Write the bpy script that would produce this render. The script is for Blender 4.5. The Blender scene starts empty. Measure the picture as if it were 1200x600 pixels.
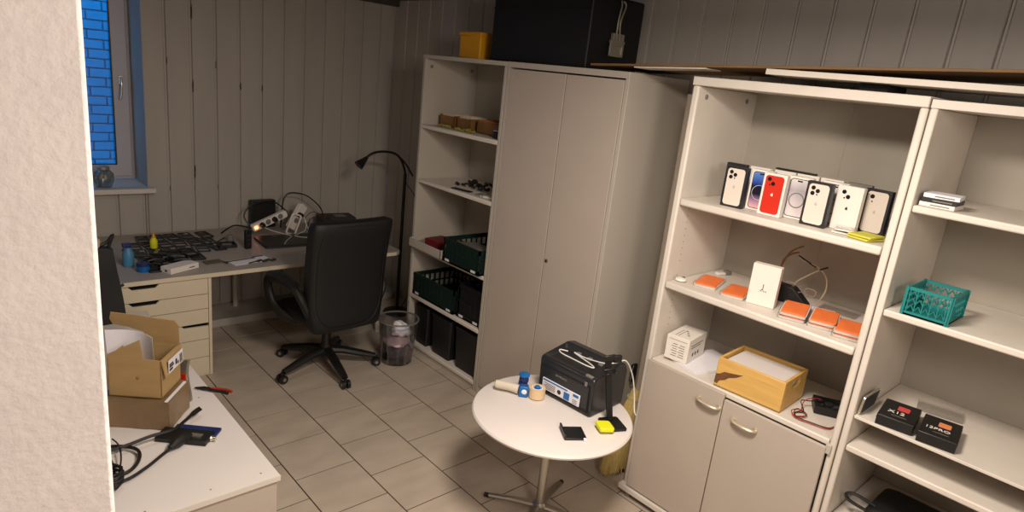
import bpy, bmesh, math, random
from mathutils import Vector, Matrix
R = math.radians
random.seed(7)
SC = bpy.context.scene
COL = SC.collection

# ---------------------------------------------------------------- camera
YAW, PIT, ROLL, FPX = 0.761695987, 0.270065241, -0.111418218, 755.793
F = Vector((math.sin(YAW)*math.cos(PIT), math.cos(YAW)*math.cos(PIT), -math.sin(PIT)))
R0 = Vector((math.cos(YAW), -math.sin(YAW), 0)); D0 = F.cross(R0)
RT = R0*math.cos(ROLL) + D0*math.sin(ROLL); DN = -R0*math.sin(ROLL) + D0*math.cos(ROLL)
cam = bpy.data.cameras.new('camera'); co = bpy.data.objects.new('camera', cam); COL.objects.link(co)
cam.sensor_width = 36; cam.lens = 36*FPX/1200; cam.clip_start = 0.02
m = Matrix.Identity(4)
for i in range(3):
    m[i][0] = RT[i]; m[i][1] = -DN[i]; m[i][2] = -F[i]
m.translation = Vector((0, 0, 2.05)); co.matrix_world = m
SC.camera = co

# ---------------------------------------------------------------- light
w = bpy.data.worlds.new('world'); SC.world = w; w.use_nodes = True
bg = w.node_tree.nodes['Background']; bg.inputs[0].default_value = (0.0, 0.27, 0.58, 1); bg.inputs[1].default_value = 7.0
def area(name, loc, size, power, colr, rot=(0, 0, 0)):
    l = bpy.data.lights.new(name, 'AREA'); l.shape = 'DISK'; l.size = size; l.energy = power; l.color = colr
    o = bpy.data.objects.new(name, l); COL.objects.link(o); o.location = loc; o.rotation_euler = rot
    return o
area('ceiling_light', (1.35, 0.92, 2.46), 0.50, 56, (1.0, 0.88, 0.76))
area('near_fill', (0.75, -0.75, 2.30), 0.6, 24, (1.0, 0.89, 0.79), (R(62), 0, R(-14)))  # added fill from behind the camera to lift the far wall, no known lamp
area('rear_fill', (0.85, 2.90, 2.50), 0.40, 5, (1.0, 0.88, 0.77))  # weak added fill that keeps the far end of the room bright enough
SC.view_settings.view_transform = 'Standard'; SC.view_settings.look = 'None'
SC.view_settings.exposure = 0.12; SC.view_settings.gamma = 1; SC.view_settings.use_curve_mapping = False

# ---------------------------------------------------------------- materials
def lin(h):
    c = [int(h[i:i+2], 16)/255 for i in (0, 2, 4)]
    return [x/12.92 if x <= .04045 else ((x+.055)/1.055)**2.4 for x in c] + [1]
def M(name, hexc, rough=.5, metal=0, var=.06, scale=8, bump=0, bscale=60, coat=0, stretch=None, trans=0):
    mt = bpy.data.materials.new(name); mt.use_nodes = True; nt = mt.node_tree; N = nt.nodes; L = nt.links
    b = N['Principled BSDF']; c = lin(hexc)
    b.inputs['Roughness'].default_value = rough; b.inputs['Metallic'].default_value = metal
    if coat: b.inputs['Coat Weight'].default_value = coat
    if trans: b.inputs['Transmission Weight'].default_value = trans
    tc = N.new('ShaderNodeTexCoord'); mp = N.new('ShaderNodeMapping')
    L.new(tc.outputs['Object'], mp.inputs[0])
    if stretch: mp.inputs['Scale'].default_value = stretch
    nz = N.new('ShaderNodeTexNoise'); nz.inputs['Scale'].default_value = scale; nz.inputs['Detail'].default_value = 5
    L.new(mp.outputs[0], nz.inputs['Vector'])
    mx = N.new('ShaderNodeMix'); mx.data_type = 'RGBA'
    mx.inputs['A'].default_value = [x*(1-var*2) for x in c[:3]] + [1]
    mx.inputs['B'].default_value = [min(1, x*(1+var*2)) for x in c[:3]] + [1]
    L.new(nz.outputs['Fac'], mx.inputs['Factor']); L.new(mx.outputs['Result'], b.inputs['Base Color'])
    if bump:
        n2 = N.new('ShaderNodeTexNoise'); n2.inputs['Scale'].default_value = bscale; n2.inputs['Detail'].default_value = 6
        L.new(mp.outputs[0], n2.inputs['Vector'])
        bp = N.new('ShaderNodeBump'); bp.inputs['Strength'].default_value = bump; bp.inputs['Distance'].default_value = .003
        L.new(n2.outputs['Fac'], bp.inputs['Height']); L.new(bp.outputs[0], b.inputs['Normal'])
    return mt
def clear(name, tint, fac=.15):
    mt = bpy.data.materials.new(name); mt.use_nodes = True; nt = mt.node_tree; N = nt.nodes; L = nt.links
    N.remove(N['Principled BSDF']); o = N['Material Output']
    t = N.new('ShaderNodeBsdfTransparent'); t.inputs[0].default_value = tint
    g = N.new('ShaderNodeBsdfGlossy'); g.inputs[0].default_value = (.9, .9, .9, 1); g.inputs['Roughness'].default_value = .08
    fr = N.new('ShaderNodeFresnel'); fr.inputs[0].default_value = 1.45
    ad = N.new('ShaderNodeMath'); ad.operation = 'MULTIPLY_ADD'; ad.inputs[1].default_value = .5; ad.inputs[2].default_value = fac*.3
    mx = N.new('ShaderNodeMixShader'); L.new(fr.outputs[0], ad.inputs[0]); L.new(ad.outputs[0], mx.inputs[0])
    L.new(t.outputs[0], mx.inputs[1]); L.new(g.outputs[0], mx.inputs[2]); L.new(mx.outputs[0], o.inputs[0])
    return mt
def glow(name, colr, s):
    mt = bpy.data.materials.new(name); mt.use_nodes = True; b = mt.node_tree.nodes['Principled BSDF']
    b.inputs['Base Color'].default_value = colr; b.inputs['Emission Color'].default_value = colr; b.inputs['Emission Strength'].default_value = s
    return mt
def gradient_mat(name, stops):
    mt = bpy.data.materials.new(name); mt.use_nodes = True; nt = mt.node_tree; N = nt.nodes; L = nt.links
    tc = N.new('ShaderNodeTexCoord'); sp = N.new('ShaderNodeSeparateXYZ'); cr = N.new('ShaderNodeValToRGB')
    L.new(tc.outputs['Generated'], sp.inputs[0]); L.new(sp.outputs['Z'], cr.inputs[0])
    e = cr.color_ramp.elements
    while len(e) < len(stops): e.new(.5)
    for el, (p, h) in zip(e, stops): el.position = p; el.color = lin(h)
    b = N['Principled BSDF']; b.inputs['Roughness'].default_value = .35; L.new(cr.outputs[0], b.inputs['Base Color'])
    return mt
MT = dict(
 wall=M('painted_panelling', 'aca59c', .55, var=.06, scale=3, bump=.12, bscale=25, stretch=(3, 3, .5)),
 faint=M('faint_print', 'b9aea4', .5),
 groove=M('panel_groove', '4a4036', .8),
 plaster=M('rough_white_plaster', 'e4dcd8', .9, var=.05, scale=20, bump=1.0, bscale=90),
 ceiling=M('ceiling_wood', '453d34', .8, var=.15, scale=3),
 tile=M('beige_floor_tile', 'b5a797', .42, var=.13, scale=4, bump=.1, bscale=14, stretch=(1, 2.2, 1)),
 grout=M('dark_grout', '3f352b', .9),
 white=M('white_melamine', 'b4aca0', .45, var=.03, scale=3, bump=.04, bscale=200),
 door=M('greige_melamine', 'b3a79b', .5, var=.03, scale=4),
 edge=M('white_edge_band', 'd2cabf', .5, var=.04),
 back=M('grey_back_panel', 'a39c90', .6, var=.04),
 tabletop=M('white_table_laminate', 'dcd4cf', .4, var=.02, scale=5),
 cream=M('cream_drawer_paint', 'd0c4ab', .5, var=.04),
 desk=M('desk_laminate', 'a39a92', .45, var=.05, scale=6),
 black=M('black_plastic', '151515', .45, var=.1),
 blackg=M('black_gloss_plastic', '222326', .33, var=.1),
 leather=M('black_leather', '08080a', .6, var=.2, scale=5, bump=.3, bscale=140),
 dark=M('dark_void', '0a0908', .9),
 case=M('black_flight_case', '0b0b0c', .6, var=.2, bump=.2, bscale=100),
 metal=M('brushed_metal', 'b8b4aa', .32, 1, var=.06, scale=20, stretch=(1, 1, .1)),
 brass=M('pale_brass', 'cbbfa6', .35, .6),
 chrome=M('nickel', 'd8d2c4', .25, .9),
 card=M('brown_cardboard', 'a78a5c', .8, var=.10, scale=5, bump=.25, bscale=30, stretch=(1, 1, 4)),
 cardd=M('brown_cardboard_inside', '94703f', .85, var=.1, scale=6, bump=.2, bscale=30),
 tape=M('brown_packing_tape', '80684a', .35, var=.15, scale=12, bump=.6, bscale=30),
 paper=M('white_paper', 'e6e4ea', .7, var=.02),
 label=M('white_label', 'dedce2', .6, var=.02),
 ink=M('dark_ink', '2a2830', .7),
 pine=M('yellow_pine', 'd0a65c', .5, var=.14, scale=5, bump=.15, bscale=30, stretch=(4, 1.2, 10)),
 rust=M('rust_card', 'a5683a', .7, var=.15, scale=20),
 orange=M('orange_sleeve', 'f27a3e', .5, var=.10, scale=25),
 amber=M('amber_plastic', '75522a', .5, var=.2, scale=12),
 yellow=M('yellow_plastic', 'd99a10', .5, var=.05),
 neon=M('neon_yellow_paper', 'e0e01c', .6, var=.03),
 chain=M('yellow_chain', '9c9438', .5, var=.2, scale=30),
 stain=M('dark_wood_stain', '6d4526', .6, var=.35, scale=40),
 red=M('red_print', 'c8260f', .45, var=.04),
 phone=M('phone_silver', 'd9cec2', .35, var=.02),
 boxwhite=M('phone_box_white', 'e4ddd4', .5, var=.02),
 packyellow=M('pale_yellow_card', 'c8c440', .6, var=.08),
 boxblack=M('phone_box_black', '1b1a20', .5, var=.05),
 lens=M('lens_black', '141418', .2),
 grey=M('grey_plastic', '77746e', .5),
 blue=M('blue_plastic', '0f62a8', .4, var=.06),
 navy=M('navy_plastic', '16265c', .45, var=.15, scale=20),
 ltblue=M('light_blue_plastic', '4a86ac', .45),
 beige=M('beige_plastic', 'cfc6b2', .5),
 tan=M('tan_tape_roll', 'd9bd94', .45, var=.05),
 green=M('dark_green_plastic', '09211a', .5, var=.1),
 teal=M('teal_plastic', '147a78', .5, var=.06),
 straw=M('broom_straw', 'c0a765', .8, var=.25, scale=60, bump=.8, bscale=90, stretch=(6, 6, .4)),
 stick=M('broom_stick', 'a09482', .6, var=.12, scale=10, stretch=(6, 6, .5)),
 hardboard=M('brown_hardboard', '7b5c38', .7, var=.12, scale=8),
 bin=M('black_storage_box', '121315', .45, var=.1),
 clear=clear('clear_plastic', (.98, .98, .98, 1), .05),
 frosted=clear('bin_plastic', (.93, .93, .95, 1), .06),
 winglass=clear('window_glass', (.92, .95, 1, 1), .05),
 jar=clear('jar_glass', (.62, .66, .62, 1), .5),
 frame=M('white_window_frame', 'b9b4b8', .4, var=.02),
 redh=M('red_handle', 'a02c18', .45),
 skin=M('pale_beige_foam', 'c9b49c', .6),
 darkred=M('dark_red_card', '6b0f12', .6, var=.2),
 pcb=M('circuit_board', '5b523f', .5, var=.4, scale=60),
 steel=M('dull_steel', 'a39d8c', .4, .6),
 leadred=M('red_wire', 'a02a24', .5), whitewire=M('white_wire', 'd8d4d0', .5),
 pink=M('pinkish_tissue', 'c9aeb0', .8, var=.25, scale=14),
 trash=M('dark_trash', '4a4550', .8, var=.5, scale=18),
 greymat=M('dark_grey_mat', '2c2c30', .6, var=.1),
 lightred=glow('lit_switch', (1.0, .22, .08, 1), 5.0),
 screenblue=gradient_mat('blue_wallpaper_print', [(0, 'e8b0b4'), (.25, '8a6a90'), (.38, '15162c'), (.6, '10122c'), (.72, '2b50a8'), (1, '5d8ad0')]),
 screengrey=gradient_mat('grey_wallpaper_print', [(0, 'd9cfd0'), (.4, 'c6bcc0'), (.7, 'a9a2a8'), (1, 'd8d2d4')]),
 badgeA=gradient_mat('pink_badge_print', [(0, '8c1238'), (1, 'd04848')]),
 badgeB=gradient_mat('violet_badge_print', [(0, '50209a'), (.5, 'b03890'), (1, 'e08a50')]),
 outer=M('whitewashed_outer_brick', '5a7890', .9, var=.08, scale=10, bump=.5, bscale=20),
)

# ---------------------------------------------------------------- mesh helpers
def rrect(w, h, r, n=5, cx=0, cy=0):
    r = min(r, w/2-1e-4, h/2-1e-4); P = []
    for qx, qy, a0 in ((1, 1, 0), (-1, 1, 90), (-1, -1, 180), (1, -1, 270)):
        for k in range(n+1):
            a = R(a0+90*k/n); P.append((cx+qx*(w/2-r)+r*math.cos(a), cy+qy*(h/2-r)+r*math.sin(a)))
    return P
def circ(r, n=24, cx=0, cy=0): return [(cx+r*math.cos(2*math.pi*k/n), cy+r*math.sin(2*math.pi*k/n)) for k in range(n)]
def cr(P, n=6, closed=False):
    P = [Vector(p) for p in P]; out = []; L = len(P)
    rng = range(L) if closed else range(L-1)
    for i in rng:
        if closed: a, b, c, d = P[i-1], P[i], P[(i+1) % L], P[(i+2) % L]
        else: a, b, c, d = P[max(i-1, 0)], P[i], P[i+1], P[min(i+2, L-1)]
        for k in range(n):
            t = k/n; out.append(.5*((2*b)+(c-a)*t+(2*a-5*b+4*c-d)*t*t+(3*b-a-3*c+d)*t**3))
    if not closed: out.append(P[-1])
    return out
def TR(loc=(0, 0, 0), rz=0, rx=0, ry=0): return Matrix.Translation(loc) @ Matrix.Rotation(rz, 4, 'Z') @ Matrix.Rotation(ry, 4, 'Y') @ Matrix.Rotation(rx, 4, 'X')
class MB:
    def __init__(s): s.bm = bmesh.new()
    def face(s, vs, mi=0):
        try: f = s.bm.faces.new(vs); f.material_index = mi; return f
        except ValueError: return None
    def box(s, x0, x1, y0, y1, z0, z1, T=None, mi=0):
        T = T or Matrix.Identity(4)
        v = [s.bm.verts.new(T @ Vector(p)) for p in ((x0,y0,z0),(x1,y0,z0),(x1,y1,z0),(x0,y1,z0),(x0,y0,z1),(x1,y0,z1),(x1,y1,z1),(x0,y1,z1))]
        for q in ((3,2,1,0),(4,5,6,7),(0,1,5,4),(1,2,6,5),(2,3,7,6),(3,0,4,7)): s.face([v[i] for i in q], mi)
        return s
    def prism(s, P, z0, z1, T=None, mi=0, P2=None):
        T = T or Matrix.Identity(4); P2 = P2 or P
        a = [s.bm.verts.new(T @ Vector((x, y, z0))) for x, y in P]; b = [s.bm.verts.new(T @ Vector((x, y, z1))) for x, y in P2]
        n = len(P); s.face(a[::-1], mi); s.face(b, mi)
        for i in range(n): s.face([a[i], a[(i+1) % n], b[(i+1) % n], b[i]], mi)
        return s
    def ring(s, A, B, z0, z1, T=None, mi=0):
        T = T or Matrix.Identity(4); n = len(A)
        V = [[s.bm.verts.new(T @ Vector((x, y, z))) for x, y in P] for P, z in ((A, z0), (A, z1), (B, z1), (B, z0))]
        for k in range(4):
            p, q = V[k], V[(k+1) % 4]
            for i in range(n): s.face([p[i], p[(i+1) % n], q[(i+1) % n], q[i]], mi)
        return s
    def tube(s, P, r, n=8, closed=False, mi=0, flat=None):
        P = [Vector(p) for p in P]; L = len(P); rings = []; up = None
        rr = r if isinstance(r, (list, tuple)) else [r]*L
        for i in range(L):
            if closed: t = P[(i+1) % L]-P[i-1]
            else: t = P[min(i+1, L-1)]-P[max(i-1, 0)]
            if t.length < 1e-9: t = Vector((0, 0, 1))
            t.normalize()
            if up is None: up = Vector((0, 0, 1)) if abs(t.z) < .9 else Vector((1, 0, 0))
            x = up.cross(t)
            if x.length < 1e-6: x = Vector((1, 0, 0)).cross(t)
            x.normalize(); y = t.cross(x).normalized(); up = y
            fx = flat if flat else 1
            rings.append([s.bm.verts.new(P[i]+(x*math.cos(2*math.pi*k/n)*fx+y*math.sin(2*math.pi*k/n))*rr[i]) for k in range(n)])
        rng = range(L) if closed else range(L-1)
        for i in rng:
            a, b = rings[i], rings[(i+1) % L]
            for k in range(n): s.face([a[k], a[(k+1) % n], b[(k+1) % n], b[k]], mi)
        if not closed: s.face(rings[0][::-1], mi); s.face(rings[-1], mi)
        return s
    def lathe(s, prof, n=32, T=None, mi=0):
        T = T or Matrix.Identity(4); rings = []
        for r, z in prof:
            rings.append([s.bm.verts.new(T @ Vector((max(r, 1e-4)*math.cos(2*math.pi*k/n), max(r, 1e-4)*math.sin(2*math.pi*k/n), z))) for k in range(n)])
        for i in range(len(rings)-1):
            a, b = rings[i], rings[i+1]
            for k in range(n): s.face([a[k], a[(k+1) % n], b[(k+1) % n], b[k]], mi)
        s.face(rings[0][::-1], mi); s.face(rings[-1], mi)
        return s
    def build(s, name, mats, parent=None, loc=(0, 0, 0), rz=0, rot=None, bev=0, seg=2, smooth=.6):
        bmesh.ops.recalc_face_normals(s.bm, faces=s.bm.faces)
        for f in s.bm.faces: f.smooth = True
        for e in s.bm.edges:
            if len(e.link_faces) == 2 and e.calc_face_angle(0) > smooth: e.smooth = False
        me = bpy.data.meshes.new(name); s.bm.to_mesh(me); s.bm.free()
        if not isinstance(mats, (list, tuple)): mats = [mats]
        for k in mats: me.materials.append(MT[k] if isinstance(k, str) else k)
        o = bpy.data.objects.new(name, me); COL.objects.link(o)
        o.location = loc; o.rotation_euler = rot or (0, 0, rz)
        if parent: o.parent = parent
        if bev:
            b = o.modifiers.new('bevel', 'BEVEL'); b.width = bev; b.segments = seg; b.limit_method = 'ANGLE'; b.angle_limit = R(40); b.harden_normals = False
        return o
def tag(o, label, cat, group=None, kind=None):
    o['label'] = label; o['category'] = cat
    if group: o['group'] = group
    if kind: o['kind'] = kind
    return o
def thing(name, label, cat, loc=(0, 0, 0), rz=0, group=None, rot=None):
    o = bpy.data.objects.new(name, None); COL.objects.link(o); o.location = loc; o.rotation_euler = rot or (0, 0, rz); o.empty_display_size = .05
    return tag(o, label, cat, group)
def struct(name, mb, mats, bev=0):
    o = mb.build(name, mats, bev=bev); o['kind'] = 'structure'; return o
def text(s, size, mat, parent, T, name='lettering', ext=.0006):
    c = bpy.data.curves.new('t', 'FONT'); c.body = s; c.size = size; c.extrude = ext; c.align_x = 'CENTER'; c.align_y = 'CENTER'
    o = bpy.data.objects.new('t', c); COL.objects.link(o)
    bpy.context.view_layer.update()
    me = bpy.data.meshes.new_from_object(o); bpy.data.objects.remove(o)
    me.transform(T); me.materials.clear(); me.materials.append(MT[mat])
    n = bpy.data.objects.new(name, me); COL.objects.link(n); n.parent = parent
    return n
def cr_up(P, n): return cr([(x, y, z+(.022 if z > .75 else 0)) for x, y, z in P], n)
# face frames: text/print planes
def FX(x, y, z): return Matrix.Translation((x, y, z)) @ Matrix(((0, 0, -1, 0), (-1, 0, 0, 0), (0, 1, 0, 0), (0, 0, 0, 1)))   # plane facing -X
def FY(x, y, z): return Matrix.Translation((x, y, z)) @ Matrix(((1, 0, 0, 0), (0, 0, -1, 0), (0, 1, 0, 0), (0, 0, 0, 1)))    # plane facing -Y
WX, WY, CZ = 3.14, 5.05, 2.56

# ================================================================ ROOM
mb = MB(); mb.box(-.95, 3.3, -1.3, WY+.05, -.06, -.003, mi=1)
g = .0034; t = .331
for i in range(-7, 8):
    x0 = 1.226+t*i
    for j in range(-15, 8):
        y0 = 3.326+t*j+(0 if i % 2 == 0 else -.165)
        a, b, c, d = max(x0+g, -.9), min(x0+t-g, WX), max(y0+g, -1.25), min(y0+t-g, WY)
        if b > a and d > c: mb.box(a, b, c, d, -.004, 0, mi=0)
struct('floor', mb, ['tile', 'grout'])
mb = MB(); mb.box(-.95, 3.3, -1.3, WY+.1, CZ, CZ+.06); struct('ceiling', mb, 'ceiling')

def planks(mb, along, a0, a1, z0, z1, off, pitch=.1667, face=0.0, depth=.012):
    """tongue and groove boards; 'x' wall faces -Y at WY, 'y' wall faces -X at WX"""
    k = math.floor((a0-off)/pitch)
    while off+k*pitch < a1:
        p, q = off+k*pitch, off+(k+1)*pitch; k += 1
        s0, s1 = max(p+.0025, a0), min(q-.0025, a1)
        if s1-s0 < .002: continue
        def sec(u, d): return (u, face-d)
        c = .004
        P = [(s0, face+depth), (s0, face+.006), (s0+c, face), (s1-c-.01 if s1 == q-.0025 else s1-c, face)]
        if s1 == q-.0025: P += [(s1-.0095, face+.0035), (s1-.004, face+.0035), (s1-.001, face+.002)]
        P += [(s1, face+.006), (s1, face+depth)]
        if along == 'x': mb.prism([(u, d) for u, d in P], z0, z1)
        else: mb.prism([(d, u) for u, d in P], z0, z1)
# window wall (far), opening X .0..1.184, z 1.02..2.42
wx0, wx1, wz0, wz1 = -.05, 1.184, 1.02, 2.42
mb = MB()
planks(mb, 'x', wx1, WX, 0, CZ, .1645+.0, face=WY)
planks(mb, 'x', -.9, wx1, 0, wz0, .1645, face=WY)
planks(mb, 'x', -.9, wx1, wz1, CZ, .1645, face=WY)
planks(mb, 'x', -.9, wx0, wz0, wz1, .1645, face=WY)
for b_ in ((-.9, 3.3, 0, wz0-.036), (-.9, 3.3, wz1, CZ), (-.9, wx0, wz0, wz1), (wx1, 3.3, wz0, wz1)):
    mb.box(b_[0], b_[1], WY+.012, WY+.38, b_[2], b_[3], mi=2 if 0 else 0)
wfar = struct('wall_far', mb, ['wall', 'groove'])
# worn dark patches rubbed into the board joints
mb = MB()
for x, z, hx, hz in ((1.503, 2.24, .007, .06), (1.503, 1.74, .006, .05), (1.503, 1.12, .007, .055), (1.836, 1.76, .007, .03), (1.997, 1.755, .006, .028), (1.336, 1.9, .004, .03), (1.66, 1.9, .003, .03)):
    P = [(hx*math.cos(a)*(.6+.5*random.random()), hz*math.sin(a)*(.8+.3*random.random())) for a in [2*math.pi*k/14 for k in range(14)]]
    mb.prism(P, 0, .0012, T=FY(x, WY+.0006, z))
mb.build('groove_dirt', 'groove', wfar)
mb = MB(); planks(mb, 'y', -1.25, WY, 0, CZ, .0405, face=WX); mb.box(WX+.012, WX+.15, -1.3, WY, 0, CZ)
struct('wall_right', mb, ['wall'])
mb = MB(); mb.box(-.95, -.9, -1.3, WY, 0, CZ); struct('wall_left', mb, 'plaster')
mb = MB(); mb.box(-.95, 3.3, -1.35, -1.25, 0, CZ); struct('wall_near', mb, 'plaster')
mb = MB(); mb.box(-.9, .150, .88, .98, 0, CZ); struct('wall_partition', mb, 'plaster', bev=.006)
mb = MB(); mb.box(-.9, WX, 4.72, WY, 0, .06); struct('baseboard_far', mb, 'wall', bev=.004)
mb = MB(); mb.box(-.9, WX, WY-.05, WY, CZ-.05, CZ); struct('trim_1', mb, 'ceiling')
# window
mb = MB(); yf = 5.38
mb.ring([(wx0, wz0), (wx1, wz0), (wx1, wz1), (wx0, wz1)], [(wx0+.03, wz0+.03), (wx1-.03, wz0+.03), (wx1-.03, wz1-.04), (wx0+.03, wz1-.04)], 0, .06, T=FY(0, yf+.06, 0))
wobj = struct('window_1', mb, 'frame', bev=.004)
mb = MB()
mb.ring([(wx0+.02, wz0+.022), (wx1-.02, wz0+.022), (wx1-.02, wz1-.03), (wx0+.02, wz1-.03)], [(wx0+.118, wz0+.105), (wx1-.118, wz0+.105), (wx1-.118, wz1-.12), (wx0+.118, wz1-.12)], 0, .055, T=FY(0, yf+.033, 0))
mb.build('window_sash', 'frame', wobj, bev=.006)
mb = MB(); mb.box(wx0+.11, wx1-.112, yf+.01, yf+.016, wz0+.1, wz1-.11); mb.build('window_pane', 'winglass', wobj)
mb = MB(); mb.box(wx0+.112, wx1-.112, yf-.016, yf-.004, wz0+.105, wz0+.112); mb.box(wx1-.125, wx1-.116, yf-.018, yf+.0, wz0+.105, wz1-.12); mb.build('window_gasket', 'black', wobj)
mb = MB(); mb.box(1.098, 1.124, yf-.045, yf-.022, 1.70, 1.76); mb.tube(cr([(1.111, yf-.05, 1.75), (1.112, yf-.06, 1.70), (1.108, yf-.058, 1.64), (1.100, yf-.056, 1.595)], 4), .0085, 8)
mb.build('window_handle', 'chrome', wobj, bev=.002)
mb = MB(); mb.box(wx0-.04, wx1+.04, 4.985, WY+.001, .985, 1.02); mb.box(wx0, wx1, WY+.0015, yf, .985, 1.0195)
mb.build('window_sill', 'edge', wobj, bev=.004)
# outside wall seen through the pane
mb = MB(); mb.box(-2, 3.5, 6.4, 6.5, -.5, 4)
for r_ in range(60):
    for c_ in range(24):
        x0 = -2+c_*.23+(.115 if r_ % 2 else 0); z0 = -.5+r_*.075
        mb.box(x0+.006, x0+.224, 6.385, 6.41, z0+.005, z0+.07)
struct('wall_outside', mb, 'outer')

# ================================================================ CABINETRY
def panel(parent, name, mat, *b, bev=.002): 
    mb = MB(); mb.box(*b); return mb.build(name, mat, parent, bev=bev)
# --- narrow open bookcase
H = 2.13; X0 = 2.60
bc = thing('open_bookcase', 'narrow open white bookcase holding crates, left of the tall double-door wardrobe', 'bookcase', (X0, 2.945, 0))
D = .46; Wd = .855
panel(bc, 'side_panel', 'white', 0, D, Wd-.025, Wd, 0, H-.025); panel(bc, 'side_panel', 'white', 0, D, 0, .022, 0, H-.025)
panel(bc, 'top_panel', 'white', -.004, D, 0, Wd, H-.025, H)
panel(bc, 'back_panel', 'back', D-.008, D, .022, Wd-.025, .02, H-.025)
panel(bc, 'plinth', 'white', .012, .03, .022, Wd-.025, 0, .045)
for z in (.06, .43, .80, 1.288, 1.668): panel(bc, 'shelf', 'edge', .0, D-.01, .024, Wd-.027, z-.028, z, bev=.006)
mb = MB()
for x in (.05, D-.06): mb.lathe([(.012, 0), (.012, .004), (.008, .006)], 12, T=TR((x, Wd-.0251, H-.075), rx=R(90)))
mb.build('screw_cap', 'grey', bc)
# --- wardrobe
wd = thing('wardrobe', 'tall greige wardrobe with two plain doors, standing between the bookcases', 'wardrobe', (X0, 2.04, 0))
WW = .90; WD = .52
panel(wd, 'side_panel', 'white', 0, WD, 0, .024, 0, H-.03); panel(wd, 'side_panel', 'white', 0, WD, WW-.024, WW, 0, H-.03)
panel(wd, 'top_panel', 'white', -.004, WD, 0, WW, H-.03, H+.002)
panel(wd, 'back_panel', 'back', WD-.008, WD, .024, WW-.024, .02, H-.03); panel(wd, 'base', 'white', .01, WD-.01, .024, WW-.024, 0, .05)
dl = panel(wd, 'door', 'door', -.001, .017, .424, WW-.028, .055, H-.038); dr = panel(wd, 'door', 'door', -.001, .017, .028, .418, .055, H-.038)
mb = MB(); mb.lathe([(.011, 0), (.011, .003), (.008, .004)], 16, T=TR((-.002, .396, 1.06), ry=R(-90))); mb.box(-.0085, -.0055, .3945, .3975, 1.054, 1.066, mi=1); mb.build('lock', ['metal', 'dark'], dr)
# --- big bookcase with doors
BX = 2.583; by0 = .73; BW = .94
bb = thing('bookcase_with_doors', 'wide white bookcase full of phone boxes, two-door cupboard in its lower part', 'bookcase', (BX, by0, 0)); D = .535
panel(bb, 'side_panel', 'edge', 0, D, BW-.033, BW, .0, H-.03, bev=.008); panel(bb, 'side_panel', 'edge', 0, D, 0, .027, 0, H-.03, bev=.008)
panel(bb, 'top_panel', 'edge', -.006, D, 0, BW, H-.03, H+.008, bev=.003)
mb = MB(); mb.box(D-.008, D, .027, .44, .05, H-.03); mb.box(D-.008, D, .444, BW-.033, .05, H-.03); mb.box(D-.010, D-.006, .438, .448, .05, H-.03); mb.build('back_panel', 'back', bb)
for z in (1.594, 1.190): panel(bb, 'shelf', 'edge', .002, D-.01, .03, BW-.036, z-.034, z, bev=.008)
panel(bb, 'counter', 'edge', .004, D-.01, .03, BW-.036, .762, .79, bev=.006)
panel(bb, 'plinth', 'edge', -.028, .02, -.0, BW+.012, .03, .062, bev=.006)
for y in (.06, BW-.04): 
    mb = MB(); mb.lathe([(.016, 0), (.018, .01), (.018, .03)], 14, T=TR((.0, y, 0))); mb.build('foot', 'grey', bb)
def cdoor(y0, y1, z1, hy):
    d = panel(bb, 'door', 'door', -.019, -.001, y0, y1, .07, z1)
    mb = MB(); P = cr([(-.021, hy-.055, z1-.075), (-.040, hy-.045, z1-.072), (-.047, hy, z1-.07), (-.040, hy+.045, z1-.068), (-.021, hy+.055, z1-.065)], 5)
    mb.tube(P, .0072, 8, flat=1.3)
    for s in (-.052, .052): mb.lathe([(.013, 0), (.011, .004)], 12, T=TR((-.0195, hy+s, z1-.07), ry=R(-90)))
    mb.build('handle', 'brass', d)
cdoor(.487, BW-.034, .785, .552); cdoor(.03, .482, .762, .37)
mb = MB(); mb.box(-.012, .012, .012, .034, .735, .775); mb.build('hinge_catch', 'white', bb, bev=.002)
mb = MB()
for x in (.07, D-.10): mb.lathe([(.011, 0), (.011, .004), (.007, .006)], 12, T=TR((x, BW-.0331, H-.075), rx=R(90)))
for x in (.10,):
    for k in range(9): mb.lathe([(.003, 0), (.003, .0006)], 8, T=TR((x, BW-.0331, .95+.032*k), rx=R(90))); mb.lathe([(.003, 0), (.003, .0006)], 8, T=TR((x, BW-.0331, 1.28+.032*k), rx=R(90)))
mb.build('screw_cap', 'grey', bb)
# --- third bookcase (cut by the picture edge)
uc = thing('shelving_unit', 'white shelving unit at the right with teal basket and black phone boxes', 'shelving unit', (BX, -.20, 0)); UW = .925
panel(uc, 'side_panel', 'edge', 0, D, UW-.025, UW, 0, H-.03, bev=.006); panel(uc, 'side_panel', 'edge', 0, D, 0, .025, 0, H-.03)
panel(uc, 'top_panel', 'edge', 0, D, 0, UW, H-.03, H); panel(uc, 'back_panel', 'back', D-.008, D, .025, UW-.025, .05, H-.03)
for z in (.10, .465, .803, .932, 1.372, 1.766): panel(uc, 'shelf', 'edge', .004, D-.01, .027, UW-.027, z-.026 if z != .932 else z-.012, z, bev=.006 if z != .932 else .002)

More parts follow.
